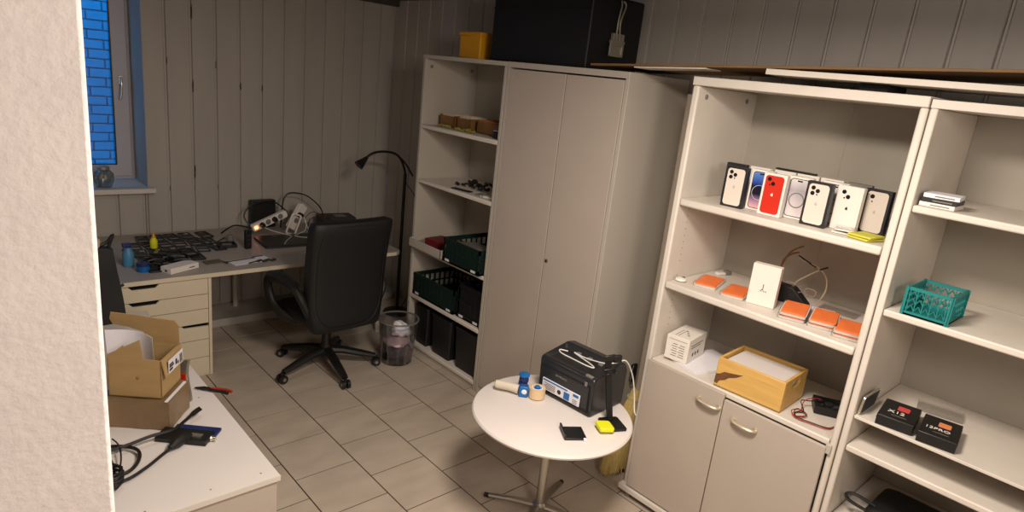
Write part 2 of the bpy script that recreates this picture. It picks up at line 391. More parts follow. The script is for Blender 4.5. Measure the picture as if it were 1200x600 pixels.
# ================================================================ THINGS ON TOP OF THE CABINETS
fc = thing('flight_case', 'large black flight case with steel latch lying on top of the wardrobe', 'case', (2.665, 2.40, H+.004))
mb = MB(); mb.box(0, .435, 0, .79, .0, .385); mb.build('case_body', 'case', fc, bev=.010)
mb = MB(); mb.box(-.0035, .0, -.0035, .79, .30, .304); mb.build('case_seam', 'case', fc)
mb = MB(); mb.tube([(-.001, -.001, .006), (-.001, -.001, .38)], .0035, 6); mb.build('corner_edge', 'greymat', fc)
lt = MB(); T_ = Matrix.Translation((.215, -.002, -.03)) @ Matrix.Diagonal((1.55, 1.2, 1.2, 1))
lt.box(-.030, .030, -.010, 0, .09, .15, T=T_); lt.ring(rrect(.074, .06, .006), rrect(.054, .038, .003), 0, .006, T=T_ @ FY(0, -.010, .12)); lt.box(-.038, .038, -.018, -.006, .148, .160, T=T_)
for k in range(4): lt.box(-.030+.016*k, -.018+.016*k, -.020, -.004, .158, .19, T=T_)
for sg in (-1, 1): lt.tube([T_ @ Vector(p) for p in cr([(sg*.010, -.014, .17), (sg*.006-.01, -.02, .24), (sg*.011+.005, -.018, .31), (sg*.006, -.012, .33)], 4)], .0055, 6)
lt.build('latch', 'steel', fc, bev=.001)
yb = thing('yellow_box', 'small yellow plastic box standing on top of the narrow bookcase', 'box', (2.70, 3.335, H+.001), R(0))
mb = MB(); mb.box(0, .10, 0, .215, 0, .145); mb.build('box_body', 'yellow', yb, bev=.008); mb = MB(); mb.box(-.006, .106, -.006, .221, .140, .165); mb.build('lid', 'yellow', yb, bev=.005)
# boards stacked on the bookcases
def slab(name, label, cat, P, th, mat, edge=None):
    """P: 4 corners of underside"""
    mb = MB(); a = [mb.bm.verts.new(p) for p in P]; b = [mb.bm.verts.new((p[0], p[1], p[2]+th)) for p in P]
    mb.face(a[::-1]); mb.face(b)
    for i in range(4): mb.face([a[i], a[(i+1) % 4], b[(i+1) % 4], b[i]])
    return tag(mb.build(name, mat, bev=.001), label, cat)
slab('white_board', 'thick white melamine board lying along the top of the shelving at right', 'board', [(2.575, -.15, H+.039), (2.575, 1.34, H+.039), (2.90, 1.34, H+.039), (2.90, -.15, H+.039)], .022, 'edge')
tag(MB().box(2.66, 2.86, .9, 1.0, H+.009, H+.0385).build('support_block', 'dark'), 'dark wooden block propping up the white board above the phone bookcase', 'block')
tag(MB().box(2.66, 2.86, -.1, .02, H+.001, H+.0385).build('support_block', 'dark'), 'dark wooden block propping up the white board over the teal basket unit', 'block')
slab('hardboard_sheet', 'thin brown hardboard sheet lying across wardrobe and bookcase tops', 'board', [(2.595, -.15, 2.2635), (2.595, 2.30, 2.148), (3.10, 2.30, 2.148), (3.10, -.15, 2.2635)], .010, 'hardboard')
slab('pale_sheet', 'thin pale board under the brown hardboard sheet, over the broom gap', 'board', [(2.592, 1.63, 2.1715), (2.592, 2.02, 2.153), (2.72, 2.02, 2.153), (2.72, 1.63, 2.1715)], .006, 'edge')

# ================================================================ BROOM
br = thing('broom', 'straw broom standing in the gap between wardrobe and phone bookcase', 'broom', (2.80, 1.82, 0))
mb = MB(); mb.tube([(.015, 0, .45), (.022, 0, 1.2), (.02, 0, 2.06)], .021, 12); mb.build('broomstick', 'stick', br)
mb = MB(); n = 28; rows = []
for z, rx, ry in ((.03, .205, .060), (.06, .205, .062), (.18, .175, .062), (.30, .125, .055), (.38, .075, .045), (.44, .040, .034), (.47, .028, .028)):
    rows.append([mb.bm.verts.new((rx*math.cos(2*math.pi*k/n)*(1+.03*(k % 2)), ry*math.sin(2*math.pi*k/n)*(1+.12*(k % 2)), z+(.012*math.sin(k*7) if z < .05 else 0))) for k in range(n)])
for a, b in zip(rows, rows[1:]):
    for k in range(n): mb.face([a[k], a[(k+1) % n], b[(k+1) % n], b[k]])
mb.face(rows[0][::-1]); mb.face(rows[-1]); 
for k in range(420):
    a = random.uniform(0, 6.283); q = random.uniform(.85, 1.08); u, v = math.cos(a)*q, math.sin(a)*q
    mb.tube([(u*.045, v*.034, .43), (u*.125, v*.056, .28), (u*.208, v*.066, random.uniform(.004, .05))], .0020, 4)
mb.build('bristles', 'straw', br)
mb = MB(); mb.tube([(0, 0, .405), (0, 0, .425)], .052, 16); mb.build('binding', 'stick', br)

# ================================================================ ROUND TABLE
TZ = .56; TX, TY = 2.09, 1.80
tb = thing('round_table', 'small round white pedestal table carrying the black printer', 'table', (TX, TY, 0))
mb = MB(); mb.lathe([(.34, TZ-.028), (.368, TZ-.026), (.378, TZ-.018), (.380, TZ-.010), (.374, TZ-.002), (.366, TZ)], 72); mb.build('tabletop', 'tabletop', tb)
mb = MB(); mb.tube([(0, 0, .045), (0, 0, TZ-.03)], .021, 20); mb.lathe([(.07, TZ-.034), (.07, TZ-.028)], 24); mb.build('pedestal', 'metal', tb)
mb = MB(); mb.lathe([(.035, .02), (.035, .05), (.024, .06)], 20); mb.build('hub', 'metal', tb)
for k in range(4):
    a = R((121, 20, 300, 208)[k]); ft = MB(); c, s = math.cos(a), math.sin(a)
    ft.tube([(c*.02, s*.02, .040), (c*.15, s*.15, .030), (c*.26, s*.26, .016)], [.015, .0125, .011], 10, flat=1.3)
    f = ft.build('leg', 'metal', tb); e = MB(); e.tube([(c*.255, s*.255, .013), (c*.285, s*.285, .012)], .012, 10); e.build('end_cap', 'black', f)

# ---- printer
pr = thing('laser_printer', 'black laser printer with blue and white sticker on the round table', 'printer', (2.185, 1.655, TZ+.001), R(3))
pw, pd = .335, .270
mb = MB(); prof = [(0.004, 0), (pd, 0), (pd, .185), (pd-.03, .205), (pd-.09, .205), (.03, .188), (.004, .175), (0, .16), (0, .02)]
prof = [(0.006, 0), (pd-.004, 0), (pd, .18), (pd-.02, .215), (pd-.08, .225), (.02, .198), (0, .185)]
T = Matrix(((1, 0, 0, 0), (0, 0, 1, 0), (0, 1, 0, 0), (0, 0, 0, 1)))
mb.prism(prof, 0, pw, T=T)
bmesh.ops.recalc_face_normals(mb.bm, faces=mb.bm.faces)
top = max((f for f in mb.bm.faces if f.normal.z > .8), key=lambda f: f.calc_area())
r_ = bmesh.ops.inset_individual(mb.bm, faces=[top], thickness=.030)
for v in top.verts: v.co.z -= .012 if v.co.x < .08 else .030
mb.build('printer_body', 'blackg', pr, bev=.010, seg=3)
mb = MB()
for y in (.09, .16, .23): mb.box(.155, .190, y-.012, y+.012, .190, .203, T=TR(ry=0))
mb.build('roller', 'grey', pr, bev=.003)
mb = MB(); mb.box(-.004, .002, .065, .30, .030, .088); s = mb.build('sticker', 'label', pr, bev=.001)
mb = MB(); mb.box(-.0048, -.003, .14, .295, .078, .085); mb.box(-.0048, -.003, .125, .160, .034, .070); mb.box(-.0048, -.003, .072, .105, .070, .083); mb.build('blue_print', 'blue', s)
mb = MB()
for k in range(5): mb.box(-.0048, -.003, .215, .288-.01*(k % 2), .038+k*.007, .040+k*.007)
for k in range(3): mb.box(-.0048, -.003, .078, .105, .036+k*.008, .038+k*.008)
mb.lathe([(.012, 0), (.009, .001)], 12, T=FX(-.004, .19, .052)); mb.build('printed_text', 'ink', s)
mb = MB(); mb.box(-.003, .002, .018, .022, .02, .16); mb.box(-.003, .002, .0, .31, .020, .0225); mb.box(-.003, .002, .022, .32, .150, .153); mb.build('panel_seam', 'dark', pr)
text('SAMSUNG', .016, 'grey', pr, FX(-.0015, .19, .128))
mb = MB(); mb.box(-.006, .0, .034, .048, .150, .170); mb.build('badge', 'grey', pr, bev=.001)
mb = MB(); mb.box(.008, .024, .02, .06, .190, .200); mb.build('button_panel', 'grey', pr, bev=.002)
cb = MB(); P = cr_up([(2.262, 1.90, .765), (2.235, 1.93, .768), (2.215, 1.90, .766), (2.215, 1.82, .766), (2.215, 1.73, .768), (2.225, 1.70, .770), (2.245, 1.74, .768), (2.265, 1.82, .766), (2.275, 1.87, .768), (2.275, 1.80, .768), (2.30, 1.70, .775), (2.33, 1.655, .79), (2.37, 1.63, .80), (2.42, 1.615, .74), (2.44, 1.60, .64), (2.425, 1.575, .572), (2.405, 1.55, .5665)], 6)
cb.tube(P, .0032, 6); tag(cb.build('charging_cable', 'whitewire'), 'white charging cable looped over the printer and hanging behind it', 'cable')
# ---- phone stand
st = thing('phone_stand', 'black phone stand with square base beside the printer corner', 'stand', (2.235, 1.555, TZ+.001), R(-25))
mb = MB(); mb.prism(rrect(.10, .115, .012), 0, .012); mb.build('base', 'black', st, bev=.003)
mb = MB(); mb.box(-.014, .014, .018, .036, .012, .33); mb.build('post', 'black', st, bev=.003, rot=(R(-3), R(-9), 0))
mb = MB(); mb.box(-.03, .03, .008, .022, .25, .28); mb.box(-.028, -.014, -.02, .012, .262, .272); mb.box(.014, .028, -.02, .012, .262, .272); mb.box(-.02, .02, .014, .034, .30, .335, T=TR((0, 0, 0), ry=R(8))); mb.box(-.026, .026, .0, .012, .322, .348); mb.build('clamp', 'black', st, bev=.004, rot=(R(-3), R(-9), 0))
tag(MB().prism(rrect(.07, .075, .012), 0, .018).build('sponge_pad', 'neon', loc=(2.165, 1.545, TZ+.0136), rot=(0, R(4), R(-28)), bev=.003), 'bright yellow note pad lying on the phone stand base', 'note pad')
hd = thing('card_holder', 'flat black square holder with raised lip at the round table edge', 'holder', (2.018, 1.60, TZ+.001), R(-33))
mb = MB(); mb.box(-.05, .05, -.05, .05, 0, .010); mb.build('plate', 'black', hd, bev=.002)
mb = MB(); mb.box(-.052, -.044, -.05, .052, .008, .028); mb.build('lip', 'black', hd, bev=.002); mb = MB(); mb.box(.034, .048, -.058, -.046, 0, .012); mb.build('clip', 'paper', hd, bev=.002)
# ---- tape dispenser
td = thing('tape_dispenser', 'blue and beige packing tape gun lying left of the printer', 'tape dispenser', (2.065, 1.985, TZ+.001), R(-46))
mb = MB(); mb.tube([(-.135, .02, .034), (-.12, .018, .034), (-.06, .01, .032), (-.02, 0, .030)], [.020, .022, .021, .025], 14, flat=.8); mb.build('handle', 'beige', td)
mb = MB(); mb.tube([(-.138, .0205, .034), (-.134, .02, .034)], [.016, .016], 14, flat=.8); mb.build('handle_end', 'grey', td)
mb = MB(); mb.box(-.018, .028, -.022, .016, 0, .056); mb.build('frame', 'blue', td, bev=.005)
mb = MB(); mb.lathe([(.013, 0), (.010, .0015)], 14, T=FY(.008, -.0225, .03)); mb.build('round_label', 'paper', td)
mb = MB(); mb.lathe([(.022, .0), (.024, .012), (.022, .03)], 20, T=TR((.0, .03, .058))); mb.box(-.025, .02, .0, .04, .02, .06); mb.build('arm', 'navy', td, bev=.002)
mb = MB(); mb.lathe([(.025, 0), (.027, .004), (.026, .012), (.022, .014)], 24, T=TR((.0, .03, .090))); mb.build('knob', 'blue', td)
mb = MB(); mb.ring(circ(.041, 36, .070, .0), circ(.026, 36, .070, 0), .004, .052); rl = mb.build('tape_roll', 'tan', td)
mb = MB(); mb.ring(circ(.0275, 28, .070, .0), circ(.022, 28, .070, 0), .004, .053); mb.build('core', 'paper', rl)
mb = MB(); mb.lathe([(.014, .01), (.014, .058), (.009, .062)], 18, T=TR((.070, 0, 0))); mb.build('hub', 'blue', td)

# ================================================================ FOREGROUND CABINET
CT = .52
fcb = thing('low_cabinet', 'long low white cabinet in the left foreground under cardboard boxes', 'cabinet', (.0, 2.05, 0))
panel(fcb, 'top_panel', 'tabletop', -.25, .885, 0, 1.89, CT-.022, CT, bev=.002)
panel(fcb, 'end_panel', 'door', -.25, .875, .006, .024, 0, CT-.022); panel(fcb, 'side_panel', 'white', .857, .877, .024, 1.88, .0, CT-.022); panel(fcb, 'side_panel', 'white', -.24, -.22, .024, 1.88, 0, CT-.022)
panel(fcb, 'edge_strip', 'edge', -.25, .886, -.003, .001, CT-.022, CT+.0004, bev=.0008)
mb = MB()
for x, y in ((.82, 2.78), (.83, 2.098), (.651, 2.099), (.44, 2.096), (.2, 2.1)): mb.lathe([(.004, 0), (.003, .0012)], 10, T=TR((x, y-2.05, CT-.0002)))
mb.build('screw', 'grey', fcb)

# cardboard boxes
BA = math.atan2(.613, .79)    # v axis... local x = -u (to the right-front), local y = v
def carton_T(ox, oy): return (ox, oy)
cz = CT+.001
lb = thing('taped_carton', 'crumpled taped brown carton under the open cardboard box', 'box', (.643, 2.562, cz), R(-38.5))
mb = MB(); L_, D_, H_ = .27, .19, .125
import mathutils
nx, ny, nz_ = 12, 8, 5
def crumple(p, s=.004): 
    q = mathutils.noise.noise_vector(Vector(p)*14); return Vector(p)+q*s
bm = mb.bm; mb.box(-L_, 0, 0, D_, 0.004, H_)
bmesh.ops.subdivide_edges(bm, edges=bm.edges[:], cuts=7, use_grid_fill=True)
for v in bm.verts: v.co = crumple(v.co, .006); v.co.z = max(v.co.z, .001)
mb.build('carton_body', 'tape', lb, smooth=1.0)
mb = MB(); mb.box(-.018, -.006, .0, D_-.01, H_+.002, H_+.0045); mb.build('tape_strip', 'label', lb)
ob = thing('open_carton', 'open brown cardboard box with raised flaps on the taped carton', 'box', (.628, 2.60, cz+H_+.006), R(-38.5))
L2, D2, H2, tk = .205, .175, .165, .004
mb = MB(); mb.box(-L2, 0, 0, D2, 0, tk); mb.prism([(-L2, 0), (0, 0), (0, H2), (-.065, H2+.004), (-.078, H2+.085), (-L2, H2+.012)], 0, tk, T=Matrix(((1, 0, 0, 0), (0, 0, 1, 0), (0, 1, 0, 0), (0, 0, 0, 1)))); mb.box(-L2, 0, D2-tk, D2, 0, H2); mb.box(-L2, -L2+tk, 0, D2, 0, H2); mb.box(-tk, 0, 0, D2, 0, H2); mb.build('carton_body', 'card', ob)
mb = MB(); P = [(-.135, 0), (-.0, 0), (.004, .09), (-.01, .112), (-.10, .118), (-.17, .125), (-.262, .13), (-.27, .10), (-.26, .075), (-.20, .066), (-.14, .048)]
mb.prism(P, 0, tk, T=TR((0, D2, H2), rx=R(98))); mb.build('flap', 'card', ob)
mb = MB(); mb.prism([(0, 0), (D2, 0), (D2-.005, .075), (.005, .075)], 0, tk, T=Matrix.Translation((.0045, 0, H2)) @ Matrix.Rotation(R(90), 4, 'Z') @ Matrix.Rotation(R(-100), 4, 'X')); mb.build('flap', 'card', ob)
mb = MB(); mb.box(.020, .0215, .025, .155, H2-.066, H2-.010, T=TR()); lbo = mb.build('shipping_label', 'label', ob, loc=(-.002, 0, 0))
mb = MB()
for k, (a, b, z0, z1) in enumerate(((.03, .06, .02, .026), (.03, .07, .034, .038), (.03, .065, .044, .047), (.085, .10, .025, .045), (.105, .115, .02, .03), (.125, .132, .015, .05), (.135, .138, .015, .05), (.141, .148, .015, .05))): mb.box(.0214, .0222, a, b, H2-.066+z0-.012, H2-.066+z1-.008)
mb.build('label_print', 'ink', lbo)
mb = MB(); mb.lathe([(.008, 0), (.006, .001)], 12, T=FY(-.09, -.0005, .085)); mb.build('stamp', 'cardd', ob)
def sheet_pt(u, v): return Vector((-.25+.17*u, .10+.05*math.sin(u*2.6)-.02*v, .008+.235*v-.03*u*v))
mb = MB(); G = [[mb.bm.verts.new(sheet_pt(i/8, j/6)) for j in range(7)] for i in range(9)]; G2 = [[mb.bm.verts.new(sheet_pt(i/8, j/6)+Vector((0, .002, 0))) for j in range(7)] for i in range(9)]
for i in range(8):
    for j in range(6): mb.face([G[i][j], G[i+1][j], G[i+1][j+1], G[i][j+1]]); mb.face([G2[i][j], G2[i][j+1], G2[i+1][j+1], G2[i+1][j]])
for i in range(8): mb.face([G[i][0], G2[i][0], G2[i+1][0], G[i+1][0]]); mb.face([G[i][6], G[i+1][6], G2[i+1][6], G2[i][6]])
for j in range(6): mb.face([G[0][j], G[0][j+1], G2[0][j+1], G2[0][j]]); mb.face([G[8][j], G2[8][j], G2[8][j+1], G[8][j+1]])
tag(mb.build('white_envelope', 'paper', loc=(.628, 2.60, cz+H_+.008), rz=R(-38.5), smooth=1.5), 'white curved envelope sticking out of the open cardboard box', 'envelope')
# foil bag next to box
mb = MB(); bm = mb.bm; mb.box(-.03, .03, -.008, .008, 0, .19); bmesh.ops.subdivide_edges(bm, edges=bm.edges[:], cuts=5, use_grid_fill=True)
for v in bm.verts: v.co = crumple(v.co, .02); v.co.z = max(v.co.z, .001)
bo = thing('plastic_bag', 'crumpled clear plastic bag with red print behind the open carton', 'bag', (.765, 2.80, cz), R(-45))
mb.build('bag_body', 'steel', bo, smooth=1.2)
mb = MB(); mb.box(-.012, .02, -.022, -.016, .06, .13); mb.build('red_print', 'red', bo)

# power supply board, cables, pliers on the cabinet
ps = thing('electronics_tray', 'flat blue and black circuit module at the front of low cabinet', 'circuit board', (.705, 2.478, cz), R(-42))
mb = MB(); mb.box(-.09, .09, .0, .06, 0, .012); mb.build('blue_plate', 'navy', ps, bev=.002)
mb = MB(); mb.box(-.12, .08, -.065, .02, .0, .020); mb.build('black_plate', 'black', ps, bev=.003)
mb = MB(); mb.box(-.02, .05, -.040, -.018, .020, .026); mb.build('metal_strip', 'chrome', ps)
mb = MB(); mb.lathe([(.011, 0), (.012, .004), (.008, .010), (.008, .02)], 14, T=TR((.082, -.025, .013), ry=R(90))); mb.build('knob', 'chrome', ps)
kb = MB()
def coil(cx, cy, rx, ry, n, z, jit, rz=0):
    P = []
    for k in range(n*10):
        a = 2*math.pi*k/10; j = 1+jit*math.sin(k*1.7)
        x, y = rx*j*math.cos(a), ry*j*math.sin(a)
        P.append((cx+x*math.cos(rz)-y*math.sin(rz), cy+x*math.sin(rz)+y*math.cos(rz), z+.006*(k/10)+.004*math.sin(k*2.3)))
    return P
pc = thing('power_cable', 'thick black power cables with plugs piled beside the boxes', 'cable', (0, 0, cz))
mb = MB()
mb.tube(cr([(.25, 2.50, .022), (.36, 2.49, .022), (.47, 2.49, .028), (.56, 2.50, .035), (.64, 2.505, .034), (.695, 2.55, .034), (.745, 2.60, .030)], 6), .0065, 8)
mb.tube(cr([(.25, 2.37, .008), (.36, 2.35, .008), (.44, 2.34, .009), (.49, 2.39, .012), (.50, 2.46, .018), (.44, 2.53, .014), (.34, 2.56, .01), (.25, 2.53, .01)], 6), .0065, 8)
mb.tube(cr([(.22, 2.33, .02), (.33, 2.31, .018), (.42, 2.29, .012), (.50, 2.33, .012), (.575, 2.385, .016), (.62, 2.415, .018)], 6), .006, 8)
mb.tube(cr([(.36, 2.56, .03), (.40, 2.48, .025), (.41, 2.40, .022), (.40, 2.33, .018)], 6), .003, 6)
mb.tube(cr([(.44, 2.56, .03), (.45, 2.50, .03), (.44, 2.42, .025), (.42, 2.35, .018)], 6), .003, 6)
mb.build('cord', 'black', pc)
mb = MB(); mb.tube([(.60, 2.405, .018), (.63, 2.425, .02), (.665, 2.45, .022), (.69, 2.455, .022)], [.009, .020, .021, .016], 10, flat=1.1); mb.build('plug', 'black', pc)
mb = MB(); mb.tube([(.735, 2.59, .030), (.755, 2.61, .030), (.775, 2.625, .030)], [.009, .012, .012], 4, flat=1.3); mb.build('connector', 'black', pc)
mb = MB(); mb.tube(coil(.375, 2.30, .045, .05, 9, .005, .05), .004, 6); tag(mb.build('coiled_cable', 'black', loc=(0, 0, cz+.006)), 'tight coil of thin black cable at the left edge of cabinet', 'cable')
pl = thing('pliers', 'pliers with red and black handles at the edge of low cabinet', 'pliers', (.878, 2.815, cz+.009), R(-48)); pl.scale = (.85, .85, .9)
mb = MB(); mb.box(-.035, .0, -.012, .012, -.004, .006); mb.tube([(-.03, 0, 0), (-.08, -.008, 0)], [.012, .004], 8); mb.build('jaw', 'black', pl, bev=.002)
mb = MB(); mb.tube(cr([(0, .006, 0), (.03, .014, .0), (.075, .018, .0), (.12, .008, 0)], 4), .008, 8); mb.build('handle', 'redh', pl)
mb = MB(); mb.tube(cr([(.0, -.004, .0), (.03, -.008, .0), (.07, -.006, 0), (.11, -.016, 0)], 4), .0085, 8); mb.build('handle', 'black', pl)

# backpack on the far end of the cabinet
bp = thing('backpack', 'black upright bag on the far end of the low cabinet', 'bag', (.60, 3.86, CT+.001), 0)
mb = MB(); bm = mb.bm; mb.box(-.20, .155, -.05, .07, 0, .43); bmesh.ops.subdivide_edges(bm, edges=bm.edges[:], cuts=6, use_grid_fill=True)
for v in bm.verts:
    h = v.co.z/.43; v.co.x = v.co.x*(1-.22*h*h) if v.co.x > 0 else v.co.x; v.co.y *= (1.05-.5*h*h); v.co.z -= .03*(abs(v.co.x+.02)/.18)**2*h
    v.co += mathutils.noise.noise_vector(v.co*6)*.008; v.co.z = max(.001, v.co.z)
mb.build('bag_body', 'leather', bp, smooth=1.0, bev=0)
mb = MB(); mb.tube(cr([(.03, 0, .40), (.06, 0, .43), (.10, 0, .45), (.125, -.01, .49), (.11, 0, .44), (.09, 0, .37)], 5), .009, 8); mb.tube([(.140, -.03, .20), (.160, -.03, .212)], .008, 6); mb.build('strap', 'black', bp)
mb = MB(); mb.lathe([(.03, 0), (.04, .03), (.035, .06), (.015, .075)], 16, T=TR((.035, .02, .385))); tag(mb.build('foam_ball', 'skin', loc=(.60, 3.86, CT+.018)), 'pale beige rounded foam piece tucked into the black bag top', 'foam')

# ================================================================ DESK
DT = .685
dk = thing('desk', 'long white desk along the far wall crowded with phone parts', 'desk', (0, 0, 0))
mb = MB(); P = [(.30, 5.03), (.30, 3.99), (2.60, 3.99)] + [(2.60+.055*math.sin(R(a)), 4.045-.055*math.cos(R(a))) for a in (20, 45, 70, 90)] + [(2.655, 5.03)]
mb.prism(P, DT-.027, DT); mb.build('desktop', ['desk'], dk, bev=.002)
mb = MB(); mb.prism([(.30, 3.9885), (.30, 3.987), (2.60, 3.987), (2.60, 3.9885)][::-1], DT-.0268, DT-.0005); mb.build('front_edge', 'cream', dk)
for x, y in ((2.55, 4.95), (1.75, 4.95), (2.55, 4.12)):
    mb = MB(); mb.tube([(x, y, .061 if y > 4.7 else 0), (x, y, DT-.027)], .02, 12); mb.build('leg', 'white', dk)
dz = [.655, .552, .455, .358, .250, .129, .012]
du = thing('drawer_unit', 'cream drawer unit with slanted finger slots under the desk', 'drawer unit', (.62, 3.99, 0))
panel(du, 'side_panel', 'cream', .629, .647, 0, .62, 0, .655); panel(du, 'side_panel', 'cream', 0, .018, 0, .62, 0, .655); panel(du, 'back_panel', 'cream', .018, .629, .60, .62, 0, .655); panel(du, 'bottom_panel', 'cream', .018, .629, .005, .60, 0, .012)
for k in range(6):
    z1, z0 = dz[k]-.002, dz[k+1]+.002; x0, x1 = .020, .627
    if k in (0, 1): n0, n1 = .19, .355
    elif k == 3: n0, n1 = .47, .627
    else: n0 = None
    if n0 is None: P = [(x0, z0), (x1, z0), (x1, z1), (x0, z1)]
    elif k == 3: P = [(x0, z0), (x1, z0), (x1, z1-.018), (n0+.012, z1-.014), (n0, z1), (x0, z1)]
    else: P = [(x0, z0), (x1, z0), (x1, z1), (n1, z1), (n1-.022, z1-.022), (n0+.022, z1-.022), (n0, z1), (x0, z1)]
    mb = MB(); mb.prism([(x, z) for x, z in P], -.014, 0, T=Matrix(((1, 0, 0, 0), (0, 0, -1, .003), (0, 1, 0, 0), (0, 0, 0, 1)))); mb.build('drawer', 'cream', du, bev=.0012)
    mb = MB(); mb.box(x0, x1, .04, .05, z0, z1); mb.build('slot_shade_plate', 'dark', du)  # near-black plate, shade behind the finger slots put into its colour

# ---- phone frames on the desk
def frame_mesh(kind, w_, h_):
    mb = MB(); o = rrect(w_, h_, .012, 4); i = rrect(w_-.012, h_-.012, .009, 4)
    mb.ring(o, i, 0, .010)
    if kind == 0: mb.prism(i, .001, .004, mi=1); mb.box(-w_*.3, w_*.1, h_*.15, h_*.38, .004, .008); mb.box(-w_*.35, w_*.3, -h_*.35, -h_*.28, .004, .007, mi=2)
    if kind == 1: mb.prism(i, .001, .005, mi=0); mb.box(-w_*.3, w_*.3, -h_*.1, h_*.2, .005, .007, mi=1); mb.box(.0, w_*.35, h_*.25, h_*.40, .005, .009, mi=2)
    if kind == 2: mb.box(-w_*.45, w_*.45, -h_*.05, h_*.05, .001, .008); mb.box(-w_*.45, w_*.45, h_*.3, h_*.36, .001, .008)
    return mb
protos = []
NF = 0
rowsY = [4.86, 4.69, 4.52, 4.35, 4.19]
rown = ['the row nearest wall', 'second row from wall', 'the middle row', 'second row from front', 'front row']
ordn = ['first', 'second', 'third', 'fourth', 'fifth', 'sixth']
for r_i, y in enumerate(rowsY):
    cnt = 0
    for c_i in range(6):
        x = 1.0+.095*c_i+.012*r_i*0+random.uniform(-.006, .006)
        if r_i == 0 and c_i < 1: continue
        if r_i == 4 and c_i > 1: continue
        if r_i == 0 and c_i == 5: x += .02
        if r_i == 3 and c_i in (4, 5): continue
        kind = (r_i*2+c_i*3+(c_i == 4)) % 3
        if r_i >= 3: kind = 1
        key = kind
        root = thing('gutted_phone', f'black gutted phone on desk, {ordn[cnt]} from left in {rown[r_i]}', 'phone', (x, y+random.uniform(-.006, .006), DT+.001), R(random.uniform(-8, 8)), 'gutted phone frames on the desk')
        b = frame_mesh(kind, .082, .158).build('housing', ['blackg', 'greymat', 'steel'], root)
        cnt += 1; NF += 1
# second layer leaning on the pile
for k, (x, y, a) in enumerate(((1.05, 4.30, 20), (1.16, 4.33, -15), (1.26, 4.42, 8), (1.12, 4.44, 60))):
    root = thing('gutted_phone', ['black phone housing on top of pile near the blue bottle, tilted right', 'black phone housing on top of pile, behind the white box, tilted left', 'black phone housing stacked above the pile right of the yellow bottle', 'black phone housing lying crosswise on top of the pile'][k], 'phone', (x, y, DT+.0135), R(a), 'gutted phone frames on the desk')
    frame_mesh(1 if k % 2 else 0, .082, .158).build('housing', ['black', 'greymat', 'steel'], root)
# dark pouch of parts at the front of the pile
mb = MB()
for k in range(44):
    a = random.uniform(0, 3.14); x, y = 1.06+random.uniform(-.10, .13), 4.235+random.uniform(-.05, .09); l = random.uniform(.03, .06)
    mb.tube(cr([(x-l*math.cos(a), y-l*math.sin(a)*.4, .016+.0006*k), (x, y, .022+.0006*k), (x+l*math.cos(a), y+l*math.sin(a)*.4, .016+.0006*k)], 3), .006, 6)
tag(mb.build('flex_cable_pile', 'black', loc=(0, 0, DT), smooth=1), 'heap of black flex cables in front of the phone frames', 'cables', kind='stuff')
# white box on desk
wb = thing('white_box', 'flat white cardboard box at the front edge of the desk', 'box', (1.125, 4.12, DT+.001), R(24))
MB().box(-.10, .10, -.045, .045, 0, .036).build('box_body', 'boxwhite', wb, bev=.002)
MB().box(.03, .07, -.0462, -.0448, .014, .019).build('printed_text', 'ink', wb); MB().box(-.1012, -.0998, -.012, .005, .01, .022).build('logo', 'ink', wb)
# yellow and blue bottles
yl = thing('glue_bottle', 'small yellow glue bottle standing among the phone frames', 'bottle', (1.10, 4.60, DT+.013))
MB().lathe([(.020, 0), (.023, .006), (.023, .05), (.014, .068), (.014, .072)], 20).build('bottle_body', 'neon', yl); MB().lathe([(.012, .072), (.010, .085), (.004, .105)], 14).build('nozzle', 'yellow', yl)
bb2 = thing('spray_bottle', 'blue spray bottle with dark trigger beside the black bag', 'bottle', (.885, 4.30, DT+.001)); bb2.scale = (.88, .88, .88)
MB().lathe([(.033, 0), (.036, .01), (.036, .09), (.020, .125), (.014, .135)], 20).build('bottle_body', 'ltblue', bb2); mb = MB(); mb.box(-.035, .02, -.012, .012, .14, .165); mb.tube([(0, 0, .13), (0, 0, .15)], .016, 12); mb.tube([(-.02, 0, .145), (-.035, 0, .11)], .006, 6); mb.build('trigger_head', 'navy', bb2, bev=.003)
bc2 = thing('blue_pot', 'round blue lidded pot beside the phone part heap', 'pot', (.935, 4.17, DT+.001)); MB().lathe([(.034, 0), (.036, .005), (.036, .035)], 24).build('pot_body', 'blue', bc2); MB().lathe([(.038, .035), (.038, .048), (.034, .052)], 24).build('lid', 'navy', bc2)
# circuit piece, tray, standing black block, mat etc
tag(MB().box(-.055, .055, -.035, .035, 0, .006).build('circuit_board', 'pcb', loc=(1.345, 4.20, DT+.001), rz=R(5)), 'small brownish circuit board right of the flat white box', 'circuit board')
sh = thing('phone_display', 'white phone display sheet with black border on the desk', 'display', (1.575, 4.15, DT+.001), R(8)); MB().box(-.14, .12, -.055, .055, 0, .003).build('sheet', 'paper', sh); mb = MB(); mb.box(-.16, .04, .03, .038, .003, .007); mb.box(-.165, -.155, .03, .09, .003, .007, T=TR(rz=R(8))); mb.box(.03, .11, .052, .058, .003, .007); mb.build('border_strip', 'black', sh)
ky = thing('key_bunch', 'small bunch of black tools lying on the white sheet', 'keys', (1.62, 4.10, DT+.006)); mb = MB(); mb.tube([(-.09, -.025, .004), (-.02, -.004, .006)], .004, 6)
for a in range(7): mb.lathe([(.012, 0), (.014, .004), (.01, .009)], 8, T=TR((-.02+.018*a, .012*math.sin(a*2.1), .0)))
mb.build('tool', 'black', ky)
bk = thing('standing_block', 'upright black rectangular gadget standing on the desk', 'gadget', (1.655, 4.43, DT+.001), R(10)); MB().box(-.021, .021, -.015, .015, 0, .135).build('body', 'black', bk, bev=.003); mb = MB()
